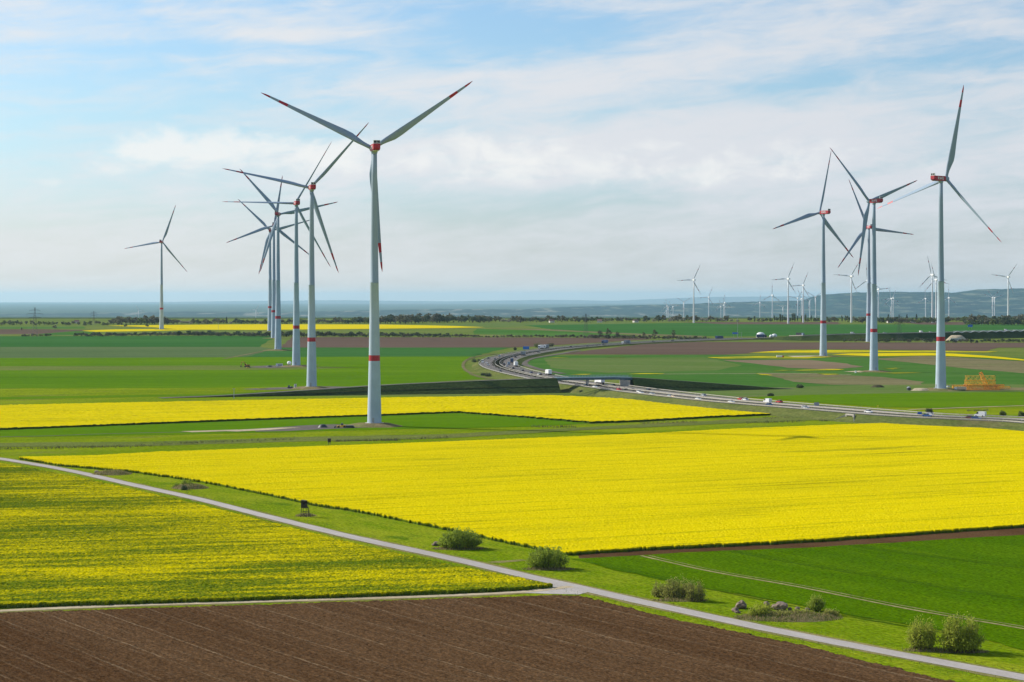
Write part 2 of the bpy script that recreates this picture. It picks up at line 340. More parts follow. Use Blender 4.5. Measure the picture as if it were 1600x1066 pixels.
# ------------------------------------------------------------------ flat sheets laid on the terrain
KN = [y for y in range(1200, 4700, 100)]
def drape(name, pts, mat, h, kind='structure', world=False):
    P = [(p[0], p[1]) if world else xy(p[0], p[1]) for p in pts]
    J = []                                        # field margins are never ruler-straight: small wander along every edge
    for (ax, ay), (bx, by) in zip(P, P[1:] + P[:1]):
        st = max(2.0, min(ay, by) / 90); n = max(1, min(60, int(math.hypot(bx - ax, by - ay) / st))); w = .25 + min(ay, by) * .0005; nx_, ny_ = -(by - ay), bx - ax; l = math.hypot(nx_, ny_) or 1
        for k in range(n): t = k / n; e = random.gauss(0, w) if k else 0; J.append((ax + (bx - ax) * t + nx_ / l * e, ay + (by - ay) * t + ny_ / l * e))
    bm = bmesh.new(); f = bm.faces.new([bm.verts.new((x, y, 0)) for x, y in J]); f.normal_update()
    if f.normal.z < 0: f.normal_flip()
    bmesh.ops.triangulate(bm, faces=bm.faces[:], ngon_method='EAR_CLIP')
    y0, y1 = min(p[1] for p in P), max(p[1] for p in P)
    for k in sorted(set(KN + KY)):
        if y0 < k < y1 and k >= 1200:
            bmesh.ops.bisect_plane(bm, geom=bm.verts[:] + bm.edges[:] + bm.faces[:], plane_co=(0, k, 0), plane_no=(0, 1, 0), dist=1e-4)
    for v in bm.verts: v.co.z = zg(v.co.y) + h
    me = bpy.data.meshes.new(name); bm.to_mesh(me); bm.free(); me.materials.append(mat)
    return tag(link(name, me), kind=kind)
def smooth_line(P, step=12.0):
    P = [Vector(p) for p in P]; out = []
    for i in range(len(P) - 1):
        p0, p1, p2, p3 = P[max(i - 1, 0)], P[i], P[i + 1], P[min(i + 2, len(P) - 1)]
        n = max(2, int((p2 - p1).length / step))
        for k in range(n):
            t = k / n; out.append(.5 * ((2 * p1) + (p2 - p0) * t + (2 * p0 - 5 * p1 + 4 * p2 - p3) * t * t + (3 * p1 - p0 - 3 * p2 + p3) * t ** 3))
    return out + [P[-1]]
def normals(L):
    N = []
    for i in range(len(L)):
        d = L[min(i + 1, len(L) - 1)] - L[max(i - 1, 0)]; d.z = 0; d.normalize(); N.append(Vector((-d.y, d.x, 0)))
    return N
def ribbon(name, L, a, b, mat, dz=0.0, kind='structure', rough=0.0, N=None):
    """strip between offsets a and b (left positive) of a world line"""
    N = N or normals(L); V = []; Q = []
    for p, n in zip(L, N):
        j1, j2 = (random.uniform(-rough, rough), random.uniform(-rough, rough)) if rough else (0, 0)
        V += [tuple(p + n * (a + j1) + Vector((0, 0, dz))), tuple(p + n * (b + j2) + Vector((0, 0, dz)))]
    for i in range(len(L) - 1): Q.append((2 * i, 2 * i + 1, 2 * i + 3, 2 * i + 2))
    me = quads_mesh(name, V, Q, mat)
    if me.polygons[0].normal.z < 0: me.flip_normals()
    return tag(link(name, me), kind=kind) if kind else link(name, me)
def track(name, pix, w, mat, h=.12, rough=.15, step=5.0):
    L = smooth_line([gp(*p) for p in pix], step)
    for p in L: p.z = zg(p.y) + h
    return ribbon(name, L, w / 2, -w / 2, mat, 0, 'structure', rough)

# --- far bands first, then nearer fields (each sheet a few centimetres above the one under it)
D = drape
D('wheat_field', [(-400, 526), (432, 525), (405, 542.3), (-400, 542.3)], TEAL, .05)
D('pale_field', [(-400, 542.3), (405, 542.3), (432, 546), (388, 557), (345, 561), (-400, 561.5)], DULL, .05)
D('wheat_field', [(345, 561), (388, 557), (440, 543), (805, 543), (770, 549), (742, 557.5), (400, 558.5)], TEAL, .08)
D('ploughed_field', [(440, 543.3), (455, 527), (760, 527.3), (1030, 528.5), (1000, 531.5), (900, 537.5), (830, 542), (800, 543.3)], SOIL2, .10)
D('wheat_field', [(-400, 561.3), (400, 558.3), (738, 557.2), (726, 564), (722, 575), (738, 588), (760, 592), (600, 601.5), (400, 614), (340, 618), (-400, 632)], VIVID, .10)
D('pasture', [(-400, 574), (450, 571), (560, 575), (450, 578), (-400, 580)], OLIVE, .14)
D('pasture', [(-400, 609), (330, 606.5), (500, 604), (560, 606), (330, 616), (-400, 626)], MEADOW, .14)
D('wheat_field', [(830, 556), (1120, 554.3), (1250, 558), (1950, 560), (1950, 612), (1440, 613), (1230, 608), (985, 591), (880, 590), (845, 578), (826, 569)], TEAL2, .05)
D('pasture', [(850, 560), (1100, 558.5), (1160, 571), (1120, 579), (950, 583), (860, 575)], FADED, .09)
D('pasture', [(1090, 606), (1230, 605), (1440, 600), (1950, 603), (1950, 612), (1440, 614.5), (1260, 618), (1150, 622), (1080, 617)], FADED, .10)
D('fallow_field', [(1185, 583), (1280, 584.5), (1380, 589.5), (1445, 597), (1440, 601.5), (1300, 601.5), (1240, 597)], FALLOW, .13)
D('fallow_field', [(1128, 563), (1260, 562.5), (1310, 567), (1350, 573.5), (1290, 577.5), (1230, 575), (1180, 568.5)], field('bare_field', (.17, .125, .08), (.215, .165, .10), (.01, .05, .2), R(-4), 6, fine=(.5, .08)), .13)
D('fallow_field', [(1360, 561), (1440, 556.5), (1500, 559), (1600, 565), (1950, 567), (1950, 587), (1600, 583.5), (1500, 575), (1420, 566.5)], FALLOW, .13)
D('ploughed_field', [(866, 554), (940, 545.5), (1010, 538), (1090, 534.5), (1250, 535.3), (1950, 536.5), (1950, 542), (1560, 543.5), (1540, 549), (1440, 547.3), (1300, 546), (1230, 546.5), (1170, 552.5), (1130, 554.5)], SOIL2, .12)
D('rapeseed_field', [(1170, 551.5), (1240, 547.5), (1330, 547.2), (1450, 548.2), (1560, 549.5), (1545, 551), (1450, 551), (1300, 551.5)], RAPE_SPOT, .25)
D('rapeseed_field', [(1104, 558.8), (1190, 557), (1310, 557.5), (1262, 560.5), (1180, 561.5), (1130, 561.7)], RAPE_SPOT, .30)
D('rapeseed_field', [(1300, 554.5), (1330, 552.7), (1445, 552), (1490, 553), (1560, 558), (1600, 562), (1950, 565), (1950, 566.3), (1600, 564), (1540, 559.5), (1460, 556), (1360, 557)], RAPE_FAR, .30)
for q in ([(1203, 580), (1222, 578.7), (1240, 579.2), (1222, 581)], [(1232, 579.4), (1262, 578), (1300, 577), (1320, 577.8), (1300, 579.6), (1250, 580.6)], [(1258, 582.5), (1290, 583.5), (1312, 585.5), (1290, 586.2)],
          [(1360, 582.8), (1400, 582.8), (1440, 583), (1400, 584)], [(1375, 576), (1400, 574.8), (1412, 576), (1395, 577.4)], [(980, 585), (1005, 584), (1040, 583.7), (1036, 585)], [(890, 586), (905, 585.2), (925, 585), (915, 586.2)],
          [(855, 559.7), (870, 558.8), (890, 558.8), (886, 559.8)], [(945, 558.8), (965, 558.2), (982, 558.4), (965, 559.5)], [(1180, 584), (1200, 585.5), (1208, 587), (1190, 586.6)]):
    D('rapeseed_patch', q, RAPE_SPOT, .28)
D('wheat_field', [(1165, 621), (1260, 617.5), (1440, 614.2), (1950, 610.5), (1950, 632), (1600, 634), (1460, 638), (1380, 636.5), (1280, 629), (1220, 624.5)], VIVID, .18)
track('dirt_track', [(1030, 585), (1110, 584.5), (1250, 584), (1330, 586)], 3.0, SAND, .2)
track('dirt_track', [(1420, 641), (1480, 638.6), (1600, 634.4), (1690, 631)], 3.0, SAND, .25)
track('dirt_track', [(-400, 590.5), (240, 590), (570, 588.5)], 2.2, RAPE_STEM, .2)
track('dirt_track', [(780, 584.5), (860, 584.2), (590, 585.5)][::-1], 1.5, RAPE_STEM, .2)
D('ploughed_field', [(-400, 515.2), (60, 514.6), (150, 516), (110, 518), (60, 522), (-400, 526.2)], SOIL2, .06)
D('wheat_field', [(60, 522), (120, 517.4), (150, 519), (130, 523.5), (70, 524.5)], TEAL2, .06)
D('wheat_field', [(-400, 510.7), (130, 510.5), (132, 513.5), (-400, 514.8)], TEAL2, .06)
D('rapeseed_field', [(128, 517), (180, 515), (250, 514.3), (300, 515.8), (240, 517.6), (150, 518.8)], RAPE_FAR, .25)
D('rapeseed_field', [(165, 509.2), (250, 508.2), (400, 507), (600, 507.4), (700, 509.4), (758, 511.6), (700, 513), (400, 516), (280, 515.4), (240, 511.8)], RAPE_FAR, .25)
D('pasture', [(670, 508), (760, 505), (1000, 504), (1010, 507), (830, 509.5), (760, 512)], FADED, .06)
D('wheat_field', [(820, 508.5), (1000, 505.8), (1070, 505), (1300, 507), (1950, 507), (1950, 521), (1500, 521.8), (1150, 526), (1085, 525), (1000, 522), (860, 515)], TEAL, .10)
D('wheat_field', [(745, 514.2), (840, 516.5), (940, 521), (1000, 525), (880, 526.4), (740, 522)], TEAL2, .10)
D('fallow_field', [(762, 513.2), (850, 514.5), (1000, 521.8), (1100, 525.2), (1095, 526.8), (1000, 524), (860, 516.8)], FALLOW, .16)
D('ploughed_field', [(1065, 503.6), (1310, 503.4), (1312, 507.2), (1130, 507)], SOIL2, .16)
D('ploughed_field', [(1405, 503.5), (1512, 503.5), (1506, 508), (1440, 507.5)], SOIL2, .16)

# --- middle distance
D('wheat_field', [(-400, 673), (0, 671), (400, 656), (595, 649), (715, 644.8), (830, 652.5), (925, 661.5), (830, 667), (600, 671.5), (300, 679), (-400, 690)], VIVID, .08)
D('pasture', [(-400, 696), (240, 690.5), (460, 683.5), (700, 678.5), (900, 668.5), (1090, 659), (1240, 650.5), (1330, 655), (1240, 658), (1090, 664.5), (900, 673), (700, 685), (460, 690.5), (240, 697), (-400, 703)], field('rough_grass', (.115, .145, .03), (.155, .175, .045), (.02, .08, .4), R(15), 6, c3=(.14, .115, .05), fine=(1.2, .35)), .12)
D('gravel_pad', [(395, 671), (470, 665.5), (520, 663.5), (562, 664), (590, 668), (510, 671), (450, 674), (400, 675)], GRAVEL, .16)
D('gravel_pad', [(282, 674.5), (310, 673.6), (372, 671.8), (360, 674.2), (300, 676)], SAND, .16)
D('gravel_pad', [(330, 673.8), (400, 670.8), (440, 669), (470, 668.6), (420, 672.5), (370, 675)], SAND, .20)
track('dirt_track', [(-400, 684), (0, 683), (160, 678.5), (290, 675.5)], 2.0, GRAVEL, .15)
D('gravel_pad', [(378, 608.5), (420, 606.5), (500, 604), (555, 605), (500, 608.5), (400, 610)], GRAVEL, .22)
D('gravel_pad', [(380, 574.3), (420, 571.6), (500, 570.5), (480, 574), (420, 575.6)], GRAVEL, .22)
track('dirt_track', [(350, 561), (386, 554), (420, 548), (460, 546.8)], 4, FALLOW, .2)
D('gravel_pad', [(1424, 610), (1452, 606.4), (1600, 606), (1640, 608), (1600, 610.6), (1440, 611.4)], MOUND, .2)
D('gravel_pad', [(1318, 581.5), (1342, 580), (1360, 580.6), (1345, 582.5)], SAND, .3)
D('gravel_pad', [(1230, 556.8), (1290, 556), (1300, 557.2), (1240, 558.4)], SAND, .34)

def fringe_poly(poly, h, cell, amp, name, mats, ang, jit=.35, low=.15, label=None):
    """standing crop: one jittered sheet of plant tops at height h with side walls of stems down to the soil"""
    P = np.array(poly); c, s = math.cos(ang), math.sin(ang); Rm = np.array([[c, s], [-s, c]]); L = P @ Rm.T
    x0, y0 = L.min(0) - cell; x1, y1 = L.max(0) + cell; nx = int((x1 - x0) / cell) + 2; ny = int((y1 - y0) / cell) + 2
    gx = x0 + np.arange(nx) * cell; gy = y0 + np.arange(ny) * cell; X, Y = np.meshgrid(gx, gy)
    cxs, cys = np.meshgrid(gx[:-1] + cell / 2, gy[:-1] + cell / 2); ins = np.zeros_like(cxs, bool)
    def wander(k): q = RNG.normal(size=(cxs.shape[0] // k + 2, cxs.shape[1] // k + 2)); return np.repeat(np.repeat(q, k, 0), k, 1)[:cxs.shape[0], :cxs.shape[1]]
    tx, ty = cxs + .35 * cell * wander(2) + .22 * wander(6), cys + .35 * cell * wander(2) + .22 * wander(6)
    for i in range(len(L)):
        (ax, ay), (bx, by) = L[i], L[(i + 1) % len(L)]
        if ay == by: continue
        hit = ((ay > ty) != (by > ty)) & (tx < (bx - ax) * (ty - ay) / (by - ay) + ax); ins ^= hit
    Xj = X + RNG.uniform(-jit, jit, X.shape) * cell; Yj = Y + RNG.uniform(-jit, jit, X.shape) * cell
    def lowf(k):
        q = RNG.normal(size=(ny // k + 3, nx // k + 3)); iy = np.arange(ny) / k; ix = np.arange(nx) / k; a = iy.astype(int); b = ix.astype(int)
        fy = (iy - a)[:, None]; fx = (ix - b)[None, :]
        return q[a][:, b] * (1 - fy) * (1 - fx) + q[a + 1][:, b] * fy * (1 - fx) + q[a][:, b + 1] * (1 - fy) * fx + q[a + 1][:, b + 1] * fy * fx
    Z = h + RNG.uniform(-amp, amp, X.shape) + low * amp * lowf(9) + low * amp * lowf(40)
    wx = Xj * c - Yj * s; wy = Xj * s + Yj * c; zb = np.interp(wy, KY, KZ)
    V = np.stack([wx, wy, Z + zb], -1).reshape(-1, 3); jj, ii = np.nonzero(ins); Q = np.stack([jj * nx + ii, jj * nx + ii + 1, (jj + 1) * nx + ii + 1, (jj + 1) * nx + ii], -1)
    pad = np.pad(ins, 1); W = []
    for dj, di, a, b in ((-1, 0, 0, 1), (0, 1, 1, 2), (1, 0, 2, 3), (0, -1, 3, 0)):
        out = ins & ~pad[1 + dj:1 + dj + ins.shape[0], 1 + di:1 + di + ins.shape[1]]; oj, oi = np.nonzero(out)
        if len(oj): q = np.stack([oj * nx + oi, oj * nx + oi + 1, (oj + 1) * nx + oi + 1, (oj + 1) * nx + oi], -1); W.append(np.stack([q[:, b], q[:, a]], -1))
    W = np.concatenate(W); base = len(V); bot = V[W.ravel()].copy(); bot[:, 2] = np.interp(bot[:, 1], KY, KZ) - .02; V = np.concatenate([V, bot])
    k = np.arange(len(W)); WQ = np.stack([W[:, 0], W[:, 1], base + 2 * k + 1, base + 2 * k], -1)
    used, inv = np.unique(np.concatenate([Q, WQ]).ravel(), return_inverse=True)
    me = quads_mesh(name, V[used], inv.reshape(-1, 4), mats, np.r_[np.zeros(len(Q), int), np.full(len(WQ), 1 if len(mats) > 1 else 0)])
    return tag(link(name, me), kind='structure')
top = 1.05
mid = [xy(-300, 639, top), xy(0, 632.8, top), xy(400, 624.6, top), xy(600, 621.2, top), xy(800, 618.2, top), xy(862, 617.2, top), xy(975, 622.5, top), xy(1000, 624.8, top), xy(1075, 628, top), xy(1169, 637.4, top), xy(1272, 646.8, top),
       xy(1224, 648.6), xy(1130, 652), xy(1000, 659.5), xy(925, 662), xy(825, 653.5), xy(715, 645.6), xy(595, 650), xy(400, 657), xy(0, 672.5), xy(-300, 684)]
fringe_poly(mid, 1.0, 1.3, .13, 'rapeseed_field', [rape('rape_middle', 1.0, R(16)), RAPE_STEM], R(16))
big = [xy(28, 715, .6), xy(150, 710.5, top), xy(250, 705, top), xy(450, 698, top), xy(700, 689, top), xy(1000, 677, top), xy(1130, 670, top), xy(1290, 663.6, top), xy(1436, 658.3, top), xy(1470, 660, top), xy(1540, 665.3, top), xy(1600, 669, top), xy(1720, 676, top),
       (330, 540), xy(1700, 816), xy(1600, 824.5), xy(1250, 849), xy(1000, 861), xy(888, 868), xy(812, 853.5), xy(700, 829), xy(550, 799), xy(500, 792), xy(412, 773), xy(309, 753), xy(206, 738.5), xy(93, 728.5)]
fringe_poly(big, .9, .52, .075, 'rapeseed_field', [RAPE_BIG], ROW1)
left = [xy(-70, 718, .9), xy(0, 723, .9), xy(103, 741, .9), xy(206, 764, .9), xy(309, 787, .9), xy(412, 813, .9), xy(550, 848, .9), xy(700, 881, .9), xy(820, 906, .7), xy(862, 916.5, .3),
        xy(852, 920), xy(800, 924), xy(640, 931), xy(400, 939), xy(0, 951), xy(-70, 953.5)]
fringe_poly(left, .85, .36, .085, 'rapeseed_field', [RAPE_LEFT], ROW2)
soil = [(-100, 961.5), (0, 959), (400, 946), (860, 931.5), (905, 932.5), (926, 937), (1075, 974), (1250, 1009), (1486, 1067), (1650, 1107), (1700, 1250), (-100, 1250)]
def soilmat():
    m = SOIL.copy(); m.name = 'dark_soil_rows'; g = NT(m.node_tree); b = m.node_tree.nodes['Principled BSDF']; old = b.inputs['Base Color'].links[0].from_socket
    pos = g.node('ShaderNodeNewGeometry').outputs['Position']; v = g.xyz(g.rot(pos, ROAD)); wob = g.noise(g.rot(pos, ROAD, (.05, .2, 1)), 1.0, 3)
    t = g.m('FRACT', g.m('DIVIDE', g.m('ADD', v[1], g.m('MULTIPLY', wob, 1.2)), 9.2))
    t2 = g.m('FRACT', g.m('DIVIDE', g.m('ADD', v[1], g.m('MULTIPLY', wob, .8)), 3.1))
    line = g.m('MULTIPLY', g.m('ADD', g.rng(g.m('ABSOLUTE', g.m('SUBTRACT', t, .5)), .006, .035, .8, 0), g.rng(g.m('ABSOLUTE', g.m('SUBTRACT', t2, .5)), .02, .12, .22, 0)), g.rng(g.noise(g.rot(pos, ROAD, (.10, .6, 1)), .5, 5, .75), .30, .70))
    fine = g.rng(g.noise(g.rot(pos, ROAD, (.4, 1, 1)), 2.6, 2, .8), .3, .7)
    straw = g.rng(g.noise(pos, 5.0, 2, .8), .62, .74)
    c = g.mix(g.m('MULTIPLY', line, .70), old, (.27, .20, .12, 1)); c = g.mix(g.m('MULTIPLY', straw, .30), c, (.24, .19, .12, 1))
    c = g.mix(1.0, c, g.vec(*[g.m('ADD', .62, g.m('MULTIPLY', fine, .7))] * 3), 'MULTIPLY')
    g.l.new(c, b.inputs['Base Color']); return m
fringe_poly([xy(*p) for p in soil], .20, .36, .06, 'ploughed_field', [soilmat()], ROAD, low=.5)
D('ploughed_strip', [(890, 864), (1000, 857), (1250, 845), (1600, 821), (1760, 811), (1760, 825), (1600, 836.3), (1250, 857), (1130, 861), (905, 873.5)], SOIL, .06)
wn = [(890, 874), (1130, 861), (1250, 857), (1600, 836.3), (1780, 824), (1780, 1062), (1600, 1017), (1537, 1000), (1400, 973), (1315, 960), (1162, 930), (1060, 912), (966, 893)]
D('wheat_field', wn, WHEAT_NEAR, .10)
def twin(pix, w, gap, mat, h):
    L = smooth_line([gp(*p) for p in pix], 4.0)
    for p in L: p.z = zg(p.y) + h
    for a, k in ((gap / 2, .45), (-gap / 2, 1.0)): ribbon('tractor_track', L, a + w * k / 2, a - w * k / 2, mat, 0, 'structure', .09)
twin([(1008, 869), (1022, 872.5), (1119, 894), (1250, 917), (1425, 952), (1600, 982), (1720, 1003)], .75, 1.9, field('track_soil', (.24, .20, .09), (.36, .29, .15), (.05, .3, 1.2), 0, 1, fine=(2, .3)), .16)
TRAM = field('tramline_wheat', (.035, .085, .004), (.05, .11, .006), (.05, .3, 1), 0, 1)
twin([(1140, 861), (1300, 890), (1600, 938), (1700, 955)], .5, 1.8, TRAM, .16)
twin([(1330, 853), (1480, 873), (1640, 893)], .5, 1.8, TRAM, .16)
twin([(930, 880), (1100, 918), (1300, 958), (1500, 992)], .4, 1.7, TRAM, .16)
D('grass_verge', [(-90, 716), (0, 720), (103, 738), (28, 716.5), (93, 729.5), (206, 740), (309, 755), (412, 775), (500, 794), (550, 801), (700, 831), (812, 855), (888, 870), (960, 892), (1060, 913), (1162, 931), (1315, 961), (1400, 974), (1537, 1001), (1600, 1018), (1780, 1064), (1780, 1125), (1650, 1108), (1486, 1068), (1250, 1010), (1075, 975), (926, 938), (860, 933), (400, 948), (0, 961), (-100, 964), (-100, 951), (0, 949), (400, 937), (640, 929), (800, 922), (860, 915), (820, 907), (700, 883), (550, 850), (412, 815), (309, 790), (206, 767), (103, 743), (0, 726)], VERGE, .03)
# farm road with worn shoulders, and the sandy side track
FR = [(-80, 706), (0, 717), (103, 734.5), (206, 757.5), (309, 780), (412, 806), (550, 839.5), (700, 872), (835, 903.5), (900, 917.5), (1000, 940.5), (1162, 975.5), (1250, 993.5), (1425, 1027), (1600, 1059.5), (1720, 1083)]
SHOULD = field('worn_shoulder', (.15, .16, .04), (.25, .21, .09), (.05, .3, 1.0), ROAD, 3, fine=(2, .25))
track('road_shoulder', FR, 6.4, SHOULD, .06, .5)
track('farm_road', FR, 4.0, FARMROAD, .10, .10)
track('dirt_track', [(-80, 958), (0, 955.5), (171, 948), (400, 941), (640, 934), (775, 928.5), (845, 924), (895, 918)], 4.2, SHOULD, .07, .4)
track('dirt_track', [(-80, 957.5), (0, 955), (171, 947.5), (400, 940.5), (640, 933.5), (775, 928), (840, 923.5), (892, 917)], 2.7, SAND, .11, .2)
D('road_junction', [(800, 926.5), (835, 920.5), (858, 911), (880, 913), (925, 924), (905, 929.5), (860, 928.5)], FARMROAD, .085)
track('dirt_track', [(765, 879.5), (800, 877), (820, 875.5)], 2.5, SHOULD, .07, .3)

# ------------------------------------------------------------------ motorway on its bank, overpass, underpass
def hm(Y): return float(np.interp(Y, [0, 1250, 1500, 1800, 2000, 5000], [3.6, 3.6, 2.6, 1.6, 1.2, 1.2]))
def gm(px, py):
    lo, hi = 300.0, 4500.0
    for _ in range(60):
        Y = .5 * (lo + hi)
        if PY + F * (H - zg(Y) - hm(Y)) / Y > py: lo = Y
        else: hi = Y
    return Vector(((px - PX) / F * Y, Y, zg(Y) + hm(Y)))
MP = [(1900, 680), (1720, 667.5), (1600, 657.2), (1440, 650), (1290, 638.6), (1130, 625.4), (1000, 611), (925, 601.2), (876, 594.8), (838, 587.8), (803, 580), (783, 573.5), (777, 567.2), (786, 560.6), (807, 554.8), (845, 548), (880, 543.7), (920, 540.2), (960, 537.4), (1000, 535), (1060, 532.4), (1110, 530.8), (1170, 529)]
ML = smooth_line([gm(*p) for p in MP], 10.0)
for p in ML: p.z = zg(p.y) + hm(p.y)
MN = normals(ML)      # left of travel direction (towards the far end) is the outer, left-hand carriageway in the curve
HALF = 15.5
def bank():
    V = []; Q = []; off = [(HALF + 1.5, None), (HALF + .6, -.04), (-HALF - .6, -.04), (-HALF - 1.5, None)]
    for p, n in zip(ML, MN):
        g = p.z - zg(p.y); w = HALF + 1.2 + 2.1 * g
        row = [(w, -g - .1), (HALF + .9, -.05), (-HALF - .9, -.05), (-w, -g - .1)]
        for a, dz in row:
            q = p + n * a; V.append((q.x, q.y, (zg(q.y) - .05) if abs(a) == w else p.z + dz))
    for i in range(len(ML) - 1):
        for k in range(3): Q.append((4 * i + k, 4 * i + k + 1, 4 * i + k + 5, 4 * i + k + 4))
    me = quads_mesh('motorway_bank', V, Q, BANKOLIVE)
    if me.polygons[1].normal.z < 0: me.flip_normals()
    return tag(link('motorway_bank', me), kind='structure')
bank()
for sgn in (1, -1):
    ribbon('motorway', ML, sgn * 14.6, sgn * 2.6, ASPHALT, .02, 'structure', 0, MN)
    for a, w in ((13.9, .2), (3.0, .2)): ribbon('lane_marking', ML, sgn * a + w / 2, sgn * a - w / 2, MARK, .06, 'structure', 0, MN)
    V = []; Q = []
    for a in (10.6, 6.8):
        for i in range(0, len(ML) - 1, 2):
            p, q, n = ML[i], ML[i].lerp(ML[i + 1], .6), MN[i]; b = len(V)
            V += [tuple(c + n * (sgn * a + e) + Vector((0, 0, .07))) for c, e in ((p, -.12), (q, -.12), (q, .12), (p, .12))]; Q.append((b, b + 1, b + 2, b + 3))
    me = quads_mesh('lane_marking', V, Q, MARK)
    if me.polygons[0].normal.z < 0: me.flip_normals()
    tag(link('lane_marking', me), kind='structure')
ribbon('median_strip', ML, 2.45, -2.45, MEDIAN, .03, 'structure', 0, MN)
tag(link('median_scrub', quads_mesh('median_scrub', *(lambda T: (np.array([v for t in T for v in t]), np.arange(len(T) * 4).reshape(-1, 4)))(
    [[tuple(c + Vector((x, y, z))) for x, y, z in ((-.25, 0, 0), (.25, .1, 0), (.2, .05, h), (-.2, -.05, h))]
     for i in range(40, len(ML) - 30) for _ in range(40) for c in [ML[i] + MN[i] * random.uniform(-1.5, 1.5) + Vector((random.uniform(-4, 4), random.uniform(-4, 4), 0))] for h in [random.uniform(.2, .65)]]), MEDIAN)), kind='stuff')
def guardrail(a, label, i0=0, i1=None):
    L, N = ML[i0:i1], MN[i0:i1]; root = empty('guardrail', L[0])
    tag(root, label, 'guardrail', 'guardrails along the motorway')
    V = []; Q = []; o = L[0]
    for p, n in zip(L, N):
        for e, z in ((.09, .42), (.09, .80), (-.09, .80), (-.09, .42)): V.append(tuple(p + n * (a + e) + Vector((0, 0, z)) - o))
    for i in range(len(L) - 1):
        for k in range(4): Q.append((4 * i + k, 4 * i + (k + 1) % 4, 4 * i + 4 + (k + 1) % 4, 4 * i + 4 + k))
    link('rail', quads_mesh('rail', V, Q, RAILM), root)
    b = MB()
    for i in range(0, len(L), 1): b.box(L[i] + N[i] * a - o + Vector((0, 0, .4)), (.14, .14, .8))
    tag(b.build('posts', RAILM, root), kind='stuff')
guardrail(15.2, 'pale steel guardrail along the yellow-field side of the motorway')
guardrail(-15.2, 'pale steel guardrail along the green-field side of the motorway')
guardrail(1.9, 'pale steel median guardrail beside the carriageway nearer the yellow field')
guardrail(-1.9, 'pale steel median guardrail beside the carriageway nearer the construction cranes')

# overpass road
OP = [(250, 1180, .15), (340, 1196, .7), (470, 1213, 3.0), (600, 1230, 5.6), (740, 1243, 7.6), (868, 1254, 9.0), (930, 1258, 9.2), (985, 1262, 9.0), (1080, 1271, 6.0), (1160, 1280, 3.2), (1235, 1290, .6), (1330, 1302, .2)]
OL = smooth_line([Vector(((px - PX) / F * Y, Y, z)) for px, Y, z in OP], 8)
ON = normals(OL)
XL, XR = (868 - PX) / F * 1254, (985 - PX) / F * 1262
def emb(sel):
    idx = [i for i, p in enumerate(OL) if sel(p)]; V = []; Q = []
    for i in idx:
        p, n = OL[i], ON[i]; w = 4.6 + 1.45 * (p.z + .1)
        for a, z in ((w, -.1), (4.6, p.z - .05), (-4.6, p.z - .05), (-w, -.1)): q = p + n * a; V.append((q.x, q.y, max(z, -.1) + (zg(q.y) if z < 0 else 0)))
    for k in range(len(idx) - 1):
        for j in range(3): Q.append((4 * k + j, 4 * k + 4 + j, 4 * k + 5 + j, 4 * k + j + 1))
    k = 4 * (len(idx) - 1); Q += [(0, 1, 2, 3), (k + 3, k + 2, k + 1, k)]
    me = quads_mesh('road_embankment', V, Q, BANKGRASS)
    if me.polygons[1].normal.z < 0: me.flip_normals()
    tag(link('road_embankment', me), kind='structure')
    L = [OL[i] for i in idx]; N = [ON[i] for i in idx]
    ribbon('overpass_road', L, 3.4, -3.4, ASPHALT, .03, 'structure', 0, N)
    bl = [p + n * (-4.6 - 1.45 * p.z * .52) for p, n in zip(L, N)]
    for q, p in zip(bl, L): q.z = p.z * .48 + .12
    ribbon('berm_path', bl, .5, -.5, FALLOW, .03, 'structure', .1, N)
emb(lambda p: p.x <= XL + .1); emb(lambda p: p.x >= XR - .1)
